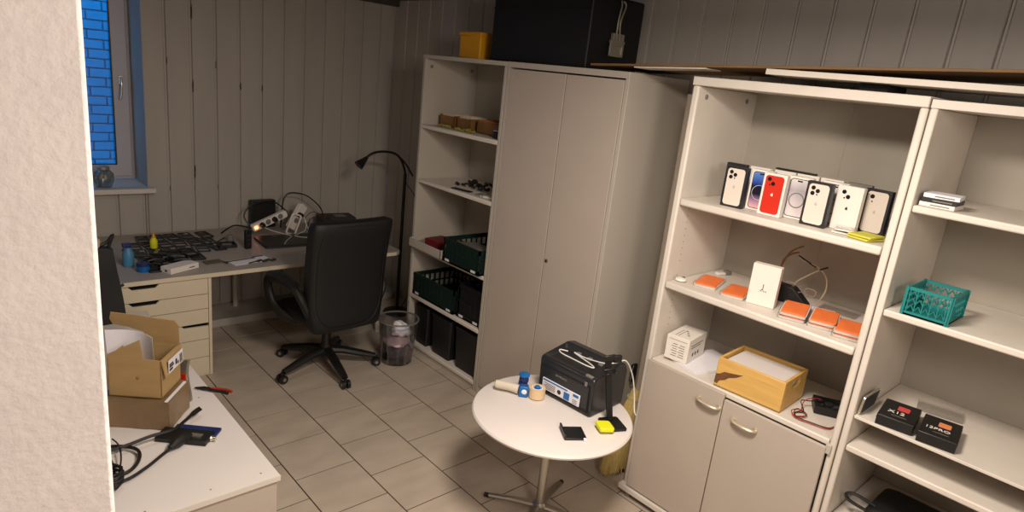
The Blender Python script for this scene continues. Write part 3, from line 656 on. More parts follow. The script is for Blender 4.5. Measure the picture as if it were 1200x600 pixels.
for z in (.03, .06, .09): mb.box(-.010, .010, -.0158, -.0148, z, z+.014)
mb.build('window_slot', 'greymat', bk)
tag(MB().lathe([(.022, 0), (.024, .01), (.024, .05), (.02, .055)], 18).build('grey_cup', 'grey', loc=(1.60, 4.62, DT+.001)), 'small grey cup left of the upright black gadget', 'cup')
tm = thing('tray_of_tools', 'black tool tray left of the upright black gadget', 'tray', (1.545, 4.53, DT+.001), R(-6)); mb = MB(); mb.ring(rrect(.12, .10, .008), rrect(.104, .084, .006), 0, .022); mb.box(-.055, .055, -.045, .045, 0, .004); mb.build('tray_body', 'black', tm); MB().box(-.03, .03, -.02, .02, .004, .016).build('insert', 'grey', tm)
mb = MB(); mb.tube(cr([(1.42, 4.80, .006), (1.47, 4.70, .006), (1.49, 4.62, .006), (1.60, 4.74, .006)], 4), .004, 6); tag(mb.build('black_strip', 'black', loc=(0, 0, DT)), 'bent black strip lying behind the tool tray', 'strip')
gm = thing('laptop', 'closed dark laptop lying on the desk under white cables', 'laptop', (1.98, 4.50, DT+.001), R(-4)); MB().prism(rrect(.42, .29, .02), 0, .012).build('base', 'greymat', gm, bev=.002); MB().prism(rrect(.42, .29, .02), .013, .020).build('lid', 'black', gm, bev=.002); MB().box(-.09, -.05, .10, .115, .020, .0205).build('badge', 'grey', gm)
kd = thing('keypad', 'small grey keypad at the desk edge beside the chair back', 'keypad', (2.06, 4.13, DT+.001), R(20)); MB().box(-.06, .06, -.035, .035, 0, .010).build('body', 'greymat', kd, bev=.002); mb = MB()
for i in range(6):
    for j in range(3): mb.box(-.052+.018*i, -.038+.018*i, -.028+.02*j, -.014+.02*j, .010, .014)
mb.build('keys', 'grey', kd)
pp = thing('paper_scrap', 'white folded paper scrap behind the keypad', 'paper', (2.03, 4.20, DT+.001), R(10)); MB().box(-.06, .06, -.015, .015, 0, .004).build('sheet', 'paper', pp)
rt = thing('router_box', 'black box standing against the wall behind power strips', 'box', (1.97, 4.98, DT+.001)); MB().box(-.09, .10, -.03, .03, 0, .22).build('body', 'black', rt, bev=.005); MB().box(-.06, .06, -.032, -.030, .03, .07).build('vent', 'greymat', rt)
MTb = thing('grey_carton', 'dark grey box behind the chair at the right desk end', 'box', (2.52, 4.80, DT+.001), R(-8)); MB().box(-.14, .14, -.09, .09, 0, .10).build('box_body', 'greymat', MTb, bev=.004); MB().box(-.02, .07, -.05, .03, .10, .1025).build('label', 'grey', MTb)
# power strips
def pstrip(label, p0, p1, wid, lit, plugs):
    a, b = Vector(p0), Vector(p1); d = (b-a); L = d.length; d.normalize()
    s = thing('power_strip', label, 'power strip', p0, rot=Matrix((d, Vector((0, -1, 0)).cross(d), Vector((0, -1, 0)))).transposed().to_euler())
    # local x along strip, local z toward camera (-Y), local y across
    MB().prism(rrect(L, wid, .015, 4, L/2, 0), -.015, .022).build('housing', 'boxwhite', s, bev=.003)
    n = int((L-.06)/.052)
    for k in range(n):
        mb = MB(); mb.lathe([(.021, .021), (.021, .0232), (.016, .0233)], 20, T=TR((.075+.052*k, 0, 0))); mb.build('socket', 'black' if k in plugs else 'grey', s)
        if k in plugs: MB().lathe([(.017, .0234), (.018, .045), (.012, .06)], 14, T=TR((.075+.052*k, 0, 0))).build('plug', 'black', s)
    if lit: MB().box(.014, .040, -.012, .012, .022, .027).build('lit_switch', 'lightred', s, bev=.002)
    return s
pstrip('white power strip with glowing red switch, leaning behind the laptop', (1.80, 4.74, .745), (2.07, 4.76, .845), .056, True, (0, 2))
pstrip('short white power strip propped upright right of the glowing one', (2.075, 4.70, .735), (2.20, 4.74, .905), .075, False, (1,))
mb = MB(); mb.ring([(1.0*x, y) for x, y in rrect(.085, .17, .02)], rrect(.062, .147, .012), 0, .014); fr = thing('white_loop_frame', 'white loop-shaped cable holder hanging from the upright power strip', 'holder', (2.09, 4.665, .775), rot=(R(90), R(20), 0)); mb.build('loop', 'boxwhite', fr, bev=.003)
def wire(name, label, mat, P, r, n=5, w_=None):
    mb = MB(); mb.tube(cr(P, n), r, 6); return tag(mb.build(name, mat), label, 'cable')
wire('arched_cable', 'black cable arching from the power strips down to the chair', 'black', [(2.077, 4.87, .70), (2.077, 4.86, .78), (2.082, 4.85, .888), (2.102, 4.85, .955), (2.157, 4.85, .981), (2.256, 4.85, .963), (2.33, 4.85, .918), (2.398, 4.85, .85), (2.40, 4.80, .80), (2.33, 4.64, .712)], .0055)
wire('looped_cable', 'black cable looping from the glowing power strip around the black box', 'black', [(1.822, 4.80, .735), (1.79, 4.83, .783), (1.784, 4.85, .824), (1.823, 4.86, .881), (1.894, 4.86, .911), (1.98, 4.86, .92), (2.047, 4.86, .896), (2.10, 4.80, .84)], .0055)
wire('short_cable', 'black cable running left from the glowing power strip', 'black', [(1.62, 4.86, .692), (1.653, 4.82, .735), (1.696, 4.80, .760), (1.753, 4.78, .755), (1.795, 4.74, .745)], .006)
wire('charging_cable', 'thin white cord dangling over the laptop from the strip', 'whitewire', [(1.86, 4.70, .765), (1.93, 4.66, .735), (2.02, 4.60, .712), (2.03, 4.56, .710), (1.95, 4.46, .709), (1.90, 4.38, .709)], .0028)
wire('charging_cable', 'thin white twisted cord below the upright power strip', 'whitewire', [(2.16, 4.69, .85), (2.19, 4.66, .79), (2.17, 4.63, .73), (2.10, 4.60, .712), (2.06, 4.56, .710), (2.12, 4.50, .709), (2.18, 4.54, .709), (2.20, 4.62, .72), (2.18, 4.66, .80)], .0028)
wire('thin_red_cable', 'thin dark red cable looping right of the power strips', 'darkred', [(2.22, 4.74, .80), (2.27, 4.74, .84), (2.33, 4.74, .83), (2.38, 4.72, .78), (2.34, 4.70, .73), (2.27, 4.68, .695), (2.36, 4.64, .692)], .003)
wire('tangled_black_cable', 'tangled thin black cable right of the upright power strip', 'black', [(2.25, 4.76, .695), (2.26, 4.74, .78), (2.31, 4.73, .80), (2.30, 4.71, .72), (2.36, 4.72, .74), (2.40, 4.70, .80), (2.42, 4.66, .74), (2.40, 4.60, .695), (2.28, 4.58, .712)], .0035)
# glass jar on the window sill
jr = thing('glass_jar', 'round glass jar on the window sill at left', 'jar', (.925, 5.08, 1.021)); MB().lathe([(.03, 0), (.045, .004), (.062, .05), (.060, .095), (.035, .120), (.035, .128)], 28).build('jar_body', 'jar', jr); MB().lathe([(.037, .126), (.037, .142), (.03, .145)], 24).build('lid', 'steel', jr)

# ================================================================ FLOOR LAMP
fl = thing('floor_lamp', 'black gooseneck floor lamp in the corner by the narrow bookcase', 'floor lamp', (2.905, 4.40, 0))
MB().lathe([(.11, 0), (.115, .006), (.11, .016), (.02, .022)], 28).build('base', 'black', fl)
MB().tube([(0, 0, .02), (0, 0, 1.20)], .0135, 12).build('pole', 'black', fl)
P = [(0, 0, 1.19), (-.01, 0, 1.24), (-.045, 0, 1.31), (-.09, 0, 1.355), (-.16, 0, 1.376), (-.25, 0, 1.378), (-.32, 0, 1.360), (-.365, 0, 1.325)]
MB().tube(cr(P, 6), .0095, 10).build('gooseneck', 'black', fl)
MB().tube([(-.355, 0, 1.335), (-.375, 0, 1.315), (-.425, 0, 1.272)], [.013, .020, .040], 20).build('lamp_shade', 'black', fl)
MB().tube(cr([(-.06, .0, 1.335), (-.01, -.02, 1.28), (.035, -.06, 1.19)], 5), .007, 8).build('spring_arm', 'black', fl)
MB().tube(cr([(.01, -.02, .02), (.1, -.08, .3), (.13, -.05, .8), (.10, -.02, 1.0), (.02, .0, 1.12), (.012, 0, 1.16)], 6), .003, 6).build('cord', 'black', fl)
MB().box(-.004, .016, -.014, .014, .93, .99, T=TR((-.03, 0, -.02), ry=R(30))).build('cord_switch', 'black', fl, bev=.003)

# ================================================================ OFFICE CHAIR
ch = thing('office_chair', 'black leather swivel office chair with armrests facing the desk', 'chair', (1.92, 3.74, 0), R(3))
for k in range(5):
    a = R(190+72*k); c, s = math.cos(a), math.sin(a)
    mb = MB(); mb.tube([(c*.03, s*.03, .135), (c*.12, s*.12, .125), (c*.24, s*.24, .095), (c*.335, s*.335, .072)], [.030, .027, .024, .018], 10, flat=1.15); lg = mb.build('leg', 'black', ch)
    cs = MB(); ax = Vector((-s, c, 0)); ctr = Vector((c*.345, s*.345, .029))
    for sg in (-1, 1):
        q = ctr+ax*sg*.017; cs.tube([q-ax*.010, q+ax*.010], .028, 18)
    cs.tube([ctr+Vector((0, 0, .0)), ctr+Vector((0, 0, .045))], .010, 8); cs.build('caster', 'black', lg)
    hb = MB()
    for sg in (-1, 1): q = ctr+ax*sg*.0275; hb.tube([q-ax*.0012*sg, q+ax*.0012*sg], .012, 12)
    hb.build('caster_hub', 'grey', lg)
mb = MB(); mb.lathe([(.042, .09), (.045, .15), (.030, .19), (.030, .30), (.024, .31), (.024, .36)], 20); mb.build('gas_column', 'black', ch)
mb = MB(); mb.box(-.10, .10, -.14, .12, .355, .385); mb.tube([(.1, 0, .37), (.22, .02, .365)], .006, 6); mb.build('mechanism', 'black', ch, bev=.006)
def cushion(pts, z0, z1, n=10, r=.035):
    pass
def soft(mb, x0, x1, y0, y1, z0, z1, cuts=7, fn=None, rad=.04):
    bm = mb.bm; mb.box(x0, x1, y0, y1, z0, z1); bmesh.ops.subdivide_edges(bm, edges=bm.edges[:], cuts=cuts, use_grid_fill=True)
    cx, cy, cz_ = (x0+x1)/2, (y0+y1)/2, (z0+z1)/2; hx, hy, hz = (x1-x0)/2, (y1-y0)/2, (z1-z0)/2
    for v in bm.verts:
        p = v.co-Vector((cx, cy, cz_)); q = Vector([max(-h+rr, min(h-rr, c)) for c, h, rr in zip(p, (hx, hy, hz), [min(rad, h) for h in (hx, hy, hz)])])
        d = p-q
        if d.length > 1e-6: d = Vector((d.x, d.y, d.z)); d.normalize(); 
        rr = Vector((min(rad, hx)*d.x, min(rad, hy)*d.y, min(rad, hz)*d.z)); v.co = Vector((cx, cy, cz_))+q+rr
        if fn: v.co = fn(v.co)
    return mb
mb = MB(); soft(mb, -.25, .25, -.22, .27, .385, .475, 9, lambda p: p+Vector((0, 0, -.02*max(0, (p.y-.1)/.17)**2)), .045); mb.build('seat', 'leather', ch, smooth=1.2)
def backfn(p):
    h = (p.z-.37)/.74; t_ = 1-.10*max(0, (1-h*4)) if h < .25 else 1
    p.x *= (1.02+.05*h) * t_
    p.y += -.055*h*h+.02*math.sin(h*3.14)+.04*(p.x/.27)**2*.5
    return p
mb = MB(); soft(mb, -.262, .262, -.295, -.19, .375, 1.105, 13, backfn, .035); bk_ = mb.build('backrest', 'leather', ch, smooth=1.2)
mb = MB(); P = []
for k in range(40):
    a = 2*math.pi*k/40; rx, rz_ = .225, .335; n_ = 5
    ca, sa = math.cos(a), math.sin(a); rr = (abs(ca)**n_+abs(sa)**n_)**(-1/n_)
    p = backfn(Vector((rx*ca*rr, -.296, .745+rz_*sa*rr))); P.append(p+Vector((0, .0, 0)))
mb.tube(P, .003, 6, closed=True); mb.build('piping', 'leather', bk_)
for sg in (-1, 1):
    P = cr([(sg*.245, -.21, .50), (sg*.29, -.20, .60), (sg*.305, -.14, .655), (sg*.31, .02, .665), (sg*.31, .17, .645), (sg*.31, .215, .58), (sg*.30, .17, .47), (sg*.27, .08, .41), (sg*.20, .03, .375)], 6)
    mb = MB(); mb.tube(P, .025, 10, flat=1.25); ar = mb.build('armrest', 'black', ch)
    mb = MB(); mb.tube(cr([(sg*.306, -.13, .675), (sg*.311, .02, .688), (sg*.311, .16, .668)], 5), .027, 10, flat=1.25); mb.build('arm_pad', 'leather', ar)

# ================================================================ WASTE BIN
wb_ = thing('waste_bin', 'clear round plastic waste bin with crumpled paper inside', 'waste bin', (2.400, 3.60, 0))
MB().lathe([(.105, .0), (.110, .004), (.138, .315), (.138, .322), (.1355, .322), (.107, .008), (.0, .007)], 40).build('bin_body', 'frosted', wb_)
MB().ring(circ(.145, 40), circ(.1385, 40), .316, .326).build('rim', 'grey', wb_)
def crump(name, label, mat, loc, s, seed, sq=.8):
    mb = MB(); bm = mb.bm; bmesh.ops.create_icosphere(bm, subdivisions=3, radius=s)
    for v in bm.verts:
        d = mathutils.noise.noise(v.co*(3.2/s*.4)+Vector((seed, seed, 0))); v.co *= 1+.55*d; v.co.z *= sq
    zmin = min(v.co.z for v in bm.verts)
    for v in bm.verts: v.co.z -= zmin
    return tag(mb.build(name, mat, loc=loc, smooth=.35), label, 'trash')
crump('crumpled_film', 'dark crumpled film at the bottom of the waste bin', 'trash', (2.400, 3.60, .011), .098, 3, .7)
crump('crumpled_tissue', 'pinkish crumpled tissue in the middle of the waste bin', 'pink', (2.375, 3.575, .120), .078, 9, .5)
crump('crumpled_paper', 'white crumpled paper at the top of the waste bin pile', 'paper', (2.42, 3.60, .175), .068, 5, .8)

# ================================================================ NARROW BOOKCASE CONTENTS
Sx = X0
for k, (y, lab) in enumerate(((3.64, 'amber card index tray at left of the top shelf of narrow bookcase'), (3.47, 'brown card index tray in the middle of that shelf'), (3.20, 'reddish wide card tray right on the top shelf of narrow bookcase'))):
    w_ = (.15, .15, .24)[k]; t_ = thing('card_tray', lab, 'tray', (2.72, y-.075 if k < 2 else y-.10, 1.669), R((4, -3, -4)[k]))
    mb = MB(); mb.box(0, .16, 0, w_, 0, .008); mb.box(0, .006, 0, w_, 0, .075); mb.box(.154, .16, 0, w_, 0, .085); mb.box(0, .16, 0, .006, 0, .08); mb.box(0, .16, w_-.006, w_, 0, .08); mb.build('tray_body', ['amber', 'amber', 'amber'][k], t_)
    mb = MB()
    for j in range(int(w_/.012)-1): mb.box(.012, .148, .010+.012*j, .017+.012*j, .008, .086+.006*random.random(), T=TR())
    mb.build('cards', 'skin' if k < 2 else 'rust', t_)
MB_ = MB()
for k in range(34):
    x, y = 2.645+random.uniform(0, .045), 3.665-.012*k; MB_.ring(rrect(.03, .016, .008, 3), rrect(.020, .008, .004, 3), -.002, .002, T=TR((x, y, 1.675+.008*random.random()), rz=R(90+random.uniform(-40, 40)), rx=R(random.uniform(-50, 50))))
tag(MB_.build('yellow_chain', 'chain'), 'heap of thin yellow chain on the top inner shelf edge', 'chain')
tg = thing('dark_gadget', 'black and silver gadget right of the card trays on the shelf', 'gadget', (2.66, 2.985, 1.669), R(5)); MB().box(0, .15, 0, .09, 0, .045).build('body', 'black', tg, bev=.004); MB().box(-.004, .05, -.0, .085, .045, .05).build('silver_plate', 'chrome', tg)
# parts on shelf 1.288
mb = MB()
for k in range(26):
    x, y = 2.80+random.uniform(-.07, .07), 3.35+random.uniform(-.14, .15); a = random.uniform(0, 3.1)
    mb.tube([(x, y, .006+.0012*k), (x+.03*math.cos(a), y+.03*math.sin(a), .010+.0012*k)], random.uniform(.006, .012), 6)
tag(mb.build('loose_parts', 'black', loc=(0, 0, 1.290)), 'heap of small black parts on the second shelf of narrow bookcase', 'parts', kind='stuff')
pt = thing('silver_bracket', 'silver and white bracket on the second shelf of narrow bookcase', 'bracket', (2.67, 3.14, 1.289), R(12)); mb = MB(); mb.ring(rrect(.09, .05, .008), rrect(.07, .03, .005), 0, .012); mb.build('loop', 'chrome', pt); MB().box(-.03, .03, -.12, -.03, 0, .008).build('plate', 'boxwhite', pt)
tag(MB().box(-.02, .02, -.08, .08, 0, .006).build('black_rod', 'black', loc=(2.65, 3.33, 1.289), rz=R(10)), 'flat black strip at the front of the second shelf', 'strip')
# white tray at z .80
wt = thing('white_tray', 'white rectangular tray jutting out of the narrow bookcase shelf', 'tray', (2.555, 3.385, .801))
mb = MB(); a_, b_ = .40, .385; mb.box(0, a_, 0, b_, 0, .006); mb.box(0, .008, 0, b_, 0, .062); mb.box(a_-.008, a_, 0, b_, 0, .062); mb.box(0, a_, 0, .008, 0, .062); mb.box(0, a_, b_-.008, b_, 0, .062); mb.build('tray_body', 'white', wt, bev=.002)
for lab, x, y, mt_, s_, a in (('dark red box in the white tray', .10, .17, 'darkred', (.16, .14, .06), 5), ('white printed card box in the white tray', .12, .05, 'label', (.10, .09, .052), -8), ('silver cased gadget at the left of the white tray', .06, .30, 'steel', (.10, .05, .03), 15), ('brown box at the back of the white tray', .26, .16, 'amber', (.10, .18, .04), 0)):
    tag(MB().box(0, s_[0], 0, s_[1], 0, s_[2]).build({'darkred': 'red_box', 'label': 'card_box', 'steel': 'metal_gadget', 'amber': 'brown_box'}[mt_], mt_, loc=(2.555+x, 3.385+y, .809), rz=R(a), bev=.002), lab, 'box')
tag(MB().box(-.012, .012, -.13, .13, 0, .008).build('yellow_ruler', 'chain', loc=(2.80, 3.36, .885), rot=(R(-8), 0, R(-20))), 'yellow ruler leaning across the white tray and green crate', 'ruler')
def crate(label, loc, sx, sy, sz, mat, bars=True, rz=0):
    c = thing('folding_crate', label, 'crate', loc, rz)
    mb = MB(); t_ = .012
    mb.box(0, sx, 0, sy, 0, .012)
    for (x0, x1, y0, y1) in ((0, t_, 0, sy), (sx-t_, sx, 0, sy), (0, sx, 0, t_), (0, sx, sy-t_, sy)):
        mb.box(x0, x1, y0, y1, sz-.028, sz); mb.box(x0, x1, y0, y1, 0, .030)
        lx = x1-x0 > y1-y0; Ln = (x1-x0) if lx else (y1-y0); n = max(3, int(Ln/.045))
        for k in range(n+1):
            q = k*(Ln-.010)/n
            if lx: mb.box(x0+q, x0+q+.010, y0+.002, y1-.002, .03, sz-.028)
            else: mb.box(x0+.002, x1-.002, y0+q, y0+q+.010, .03, sz-.028)
        if lx: mb.box(x0, x1, y0+.003, y1-.003, sz*.45, sz*.52)
        else: mb.box(x0+.003, x1-.003, y0, y1, sz*.45, sz*.52)
    mb.build('crate_body', mat, c)
    mb = MB(); mb.box(.006, .010, .02, sy-.02, .03, sz-.03); mb.box(.02, sx-.02, .006, .010, .03, sz-.03); mb.build('inner_wall', mat, c)
    for yy in (.03, sy-.075): MB().box(-.001, .0005, yy, yy+.045, .008, .024).build('label', 'label', c)
    return c
crate('green folding crate on the middle shelf, right of the white tray', (2.565, 2.985, .801), .38, .385, .165, 'green')
tag(MB().box(0, .2, 0, .26, 0, .05).build('clear_sleeve', 'grey', loc=(2.62, 3.03, .90), rot=(0, R(8), R(6)), bev=.003), 'grey sleeve lying inside the upper green crate', 'sleeve')
crate('dark green crate at the left of the shelf below the white tray', (2.61, 3.265, .431), .38, .49, .165, 'green')
crate('black crate at the right of the shelf below the white tray', (2.625, 2.985, .431), .38, .26, .24, 'bin')
for k, (y, w_) in enumerate(((3.565, .16), (3.285, .23), (2.985, .25))):
    c = thing('storage_box', ['black storage box, leftmost on the bottom shelf of narrow bookcase', 'black storage box in the middle of the bottom shelf of narrow bookcase', 'black storage box, rightmost on the bottom shelf of narrow bookcase'][k], 'storage box', (2.625, y, .061), 0, 'black storage boxes on the bottom shelf')
    A = rrect(.36, w_, .015, 3, .18, w_/2); B = rrect(.34, w_-.03, .012, 3, .18, w_/2)
    MB().prism(B, 0, .29, P2=A).build('box_body', 'bin', c, bev=.002); MB().ring(rrect(.372, w_+.010, .02, 3, .18, w_/2), rrect(.34, w_-.02, .01, 3, .18, w_/2), .285, .30).build('rim', 'black', c)

# ================================================================ PHONE BOXES
def apple(mb, T, s, mi=0):
    P = []
    for k in range(24):
        a = 2*math.pi*k/24; x, y = .42*math.cos(a), .46*math.sin(a)
        if x > .28 and abs(y-.08) < .22: x = .24+.12*abs(y-.08)/.22
        if abs(x) < .1: y *= .9
        P.append((x*s, y*s))
    mb.prism(P, 0, .0006, T=T, mi=mi)
    mb.prism([(.02*s, .5*s), (.16*s, .58*s), (.2*s, .76*s), (.06*s, .68*s)], 0, .0006, T=T, mi=mi)
def phone_box(label, loc, rz, boxm, style, phm='phone', logo='faint', w_=.100, h_=.180, d_=.030):
    """front faces -X locally; local y = across, y up left..."""
    b = thing('phone_box', label, 'phone box', loc, rz)
    MB().box(0, d_, -w_/2, w_/2, 0, h_).build('box_body', boxm, b, bev=.0012)
    if style == 'blank': return b
    pw_, ph_ = w_*.80, h_*.90
    Tf = FX(-.0002, 0, h_/2)
    pic = MB(); pic.prism(rrect(pw_, ph_, .013, 5), 0, .0008, T=Tf)
    if style == 'front':
        p = pic.build('picture', 'lens', b); q = MB(); q.prism(rrect(pw_*.93, ph_*.965, .011, 5), 0, .0008, T=FX(-.0009, 0, h_/2)); p2 = q.build('screen', phm, p)
        q = MB(); q.prism(rrect(.022, .006, .003, 4, 0, ph_*.44), 0, .0006, T=FX(-.0016, 0, h_/2)); q.build('notch', 'lens', p)
        q = MB(); q.ring(circ(.033, 28, 0, -.01), circ(.0315 if phm == 'screenblue' else .028, 28, 0, -.01), 0, .0005, T=FX(-.0016, 0, h_/2)); q.build('ring_print', 'boxwhite' if phm == 'screenblue' else 'grey', p)
        return b
    p = pic.build('picture', phm, b)
    q = MB(); lx, ly = pw_*.28, ph_*.40
    spots = {'tri': ((lx, ly), (lx, ly-.022), (lx-.019, ly-.011)), 'diag': ((lx, ly), (lx-.018, ly-.018)), 'one': ((lx-.002, ly-.004),)}[style]
    for sx_, sy_ in spots:   # camera left on the picture = +y locally -> plane x axis is -y
        q.lathe([(.0085, 0), (.0085, .0012), (.006, .0016)], 16, T=FX(-.001, 0, h_/2) @ Matrix.Translation((-sx_, sy_, 0)))
    if style != 'tri': q.lathe([(.0035, 0), (.003, .001)], 10, T=FX(-.001, 0, h_/2) @ Matrix.Translation((-lx+.004, ly-.024, 0)))
    else: q.lathe([(.003, 0), (.003, .001)], 10, T=FX(-.001, 0, h_/2) @ Matrix.Translation((-lx+.018, ly-.026, 0)))
    q.build('camera_lens', 'lens', p)
    q = MB(); apple(q, FX(-.001, 0, h_/2), .013); q.build('logo', logo, p)
    return b
Z1 = 1.595
# front row (x = box front)
phone_box('black-edged phone box with silver three-lens phone, leftmost in the front row', (2.665, 1.425, Z1), R(4), 'boxblack', 'tri')
phone_box('white phone box with blue and pink screen print behind the red one', (2.725, 1.335, Z1), R(3), 'boxwhite', 'front', 'screenblue')
phone_box('white phone box showing a red phone back', (2.672, 1.250, Z1), R(2), 'boxwhite', 'diag', 'red', 'boxwhite')
phone_box('white phone box with grey bubble screen print, right of the red one', (2.735, 1.170, Z1), R(4), 'boxwhite', 'front', 'screengrey')
phone_box('black-edged phone box with silver three-lens phone, beside the two-lens one', (2.672, 1.062, Z1), R(2), 'boxblack', 'tri')
phone_box('white phone box with notched screen print behind the front row', (2.785, 1.045, Z1), R(3), 'boxwhite', 'front', 'screengrey')
phone_box('white phone box with cream two-lens phone back', (2.735, .965, Z1), R(-2), 'boxwhite', 'diag', 'boxwhite', 'ink')
phone_box('black phone box with white single-lens phone back at the right', (2.800, .882, Z1), R(-4), 'boxblack', 'one', 'phone', w_=.100)
phone_box('plain black phone box, rightmost, partly behind the shelf post', (2.87, .800, Z1), R(-3), 'boxblack', 'one', 'boxblack', w_=.08)
# back row
for lab, x, y, mt_, st_ in (('black phone box standing at the left end of the back row', 2.80, 1.505, 'boxblack', 'one'), ('white phone box behind the leftmost black-edged one', 2.825, 1.40, 'boxwhite', 'one'),
        ('white phone box behind the blue screen print', 2.86, 1.30, 'boxwhite', 'blank'), ('white phone box behind the red phone print', 2.87, 1.20, 'boxwhite', 'one'), ('white phone box behind the grey bubble print', 2.88, 1.10, 'boxwhite', 'blank'), ('grey phone box behind the cream two-lens one', 2.89, .99, 'grey', 'blank')):
    phone_box(lab, (x, y, Z1), R(2), mt_, st_, 'phone' if mt_ != 'boxblack' else 'boxblack', w_=.095)
tag(MB().box(-.012, .012, -.09, .09, 0, .007).build('tablet_case', 'black', loc=(2.885, 1.262, Z1+.1815), rz=R(2), bev=.001), 'flat black case lying across the back phone boxes', 'case')
for k in range(4):
    tag(MB().prism(rrect(.075, .075, .008, 3), 0, .005).build('clear_case', 'clear' if k % 2 else 'boxwhite', loc=(2.688, .94-.004*k, Z1+.001+.0062*k), rz=R(10+4*k)), ['flat white case, bottom of the small stack before the cream box', 'clear flat case, second in that small stack', 'flat white case, third in the stack beside yellow pads', 'clear flat case on top of the stack beside yellow pads'][k], 'case', 'flat cases by the yellow pads')
for k, (lab, a) in enumerate((('lower yellow card pack at the right end of the phone shelf', -18), ('upper yellow card pack at the right end of the phone shelf', -10))):
    tag(MB().box(-.045, .045, -.055, .055, 0, .008).build('yellow_pack', 'packyellow', loc=(2.668, .845, Z1+.001+.010*k), rz=R(a+90), bev=.002), lab, 'card pack')

# ================================================================ SHELF 1.19: ORANGE PACKS
Z2 = 1.191
def opack(label, x, y, rz, n, sx=.195, sy=.105):
    for k in range(n):
        lb_ = label if n == 1 else label+(', lower of two' if k == 0 else ', upper of two')
        p = thing('orange_case_pack', lb_, 'phone case pack', (x, y, Z2+.017*k), R(rz+1.5*k), 'orange packs in clear trays')
        mb = MB(); mb.ring(rrect(sx+.008, sy+.008, .012, 4), rrect(sx+.005, sy+.005, .010, 4), .0, .015); mb.build('clear_tray', 'clear', p)
        mb = MB(); mb.prism(rrect(sx+.002, sy+.002, .010, 3), .0005, .009); mb.build('white_insert', 'boxwhite', p)
        mb = MB(); mb.prism(rrect(sx-.008, sy-.008, .008, 4), .0091, .0155); mb.build('sleeve', 'orange', p, bev=.001)
opack('orange pack at the left end, beside the white spool', 2.775, 1.510, 16, 1)
opack('orange pack between the leftmost one and the white box', 2.765, 1.358, 14, 1)
opack('orange pack right of the white box', 2.740, 1.070, 16, 2)
opack('orange pack in the middle of the right three', 2.765, .952, 15, 2)
opack('orange pack at the right end by the post', 2.735, .838, 12, 2, .18, .100)
jb = thing('white_gift_box', 'tall white box with a small J logo standing on the middle shelf', 'box', (2.70, 1.212, Z2), R(12))
MB().box(0, .045, -.060, .060, 0, .185).build('box_body', 'boxwhite', jb, bev=.0015)
text('J', .030, 'ink', jb, FX(-.0008, 0, .088)); text('J E I K A', .009, 'ink', jb, FX(-.0008, -.002, .068))
sp = thing('white_spool', 'small white earbud case with dark end at the left shelf corner', 'earbud case', (2.66, 1.598, Z2), R(25)); MB().lathe([(.018, 0), (.028, .006), (.024, .014), (.008, .018)], 20).build('body', 'boxwhite', sp); MB().box(.012, .026, -.016, .0, .004, .018).build('end_cap', 'black', sp, bev=.002)
bs = thing('brush', 'white and grey brush lying behind the leftmost orange pack', 'brush', (2.985, 1.57, Z2), R(-20)); MB().box(-.03, .02, -.012, .012, 0, .012).build('handle', 'boxwhite', bs, bev=.002); MB().box(.02, .055, -.014, .014, 0, .02).build('head', 'grey', bs, bev=.002)
# glasses on black wedge
wg = thing('black_wedge_case', 'black triangular glasses case behind the white box', 'glasses case', (2.90, 1.135, Z2), R(5))
mb = MB(); mb.prism([(-.10, 0), (.05, 0), (.05, .014), (-.02, .075), (-.10, .078)], -.03, .03, T=Matrix(((0, 0, 1, 0), (-1, 0, 0, 0), (0, 1, 0, 0), (0, 0, 0, 1)))); mb.build('case_body', 'leather', wg, bev=.003)
g1 = thing('eyeglasses', 'brown-armed eyeglasses standing upside down behind the white box', 'eyeglasses', (2.92, 1.215, Z2+.06), 0)
mb = MB(); mb.tube(cr([(.0, .01, 0), (0, .035, .05), (0, .025, .12), (0, -.0, .17), (0, -.045, .205)], 5), .0042, 6); mb.tube(cr([(.03, .02, 0), (.03, .045, .06), (.03, .04, .115), (.03, .01, .15), (.03, -.02, .165)], 5), .0042, 6); mb.build('temple', 'amber', g1)
mb = MB()
for y in (-.025, .035): mb.ring(rrect(.05, .034, .014, 4, 0, 0), rrect(.045, .029, .012, 4, 0, 0), 0, .003, T=FX(.01, y, .01))
mb.build('lens_rim', 'brass', g1)
g2 = thing('eyeglasses', 'thin metal eyeglasses with crossed arms on the black glasses case', 'eyeglasses', (2.93, 1.10, Z2), 0)
mb = MB(); mb.tube(cr([(-.02, .07, .03), (-.02, .065, .09), (-.02, .02, .14), (-.01, -.03, .185)], 5), .0036, 6); mb.tube(cr([(.0, -.045, .03), (0, -.065, .09), (0, -.055, .15), (0, -.01, .185), (0, .06, .20), (0, .085, .215)], 5), .0036, 6); mb.build('temple', 'brass', g2)
mb = MB(); mb.tube(cr([(0, -.005, .185), (0, .03, .195), (0, .085, .215)], 4), .0042, 6); mb.tube(cr([(-.012, -.025, .18), (-.01, -.055, .20)], 3), .0042, 6); mb.build('temple_tip', 'black', g2)
mb = MB(); mb.ring(rrect(.052, .032, .014, 5), rrect(.047, .027, .012, 5), 0, .003, T=FX(-.03, .045, .074)); mb.ring(rrect(.052, .032, .014, 5), rrect(.047, .027, .012, 5), 0, .003, T=FX(-.03, -.015, .074)); mb.build('lens_rim', 'chrome', g2)
tag(MB().prism(rrect(.10, .16, .008, 3), 0, .010).build('clear_case', 'clear', loc=(3.0, .98, Z2), rz=R(5)), 'clear flat plastic case behind the right orange packs', 'case')
tag(MB().prism(rrect(.05, .12, .006, 3), 0, .012).build('white_strip_pack', 'label', loc=(2.90, 1.025, Z2), rz=R(20)), 'pale narrow pack between orange packs and the glasses case', 'pack')

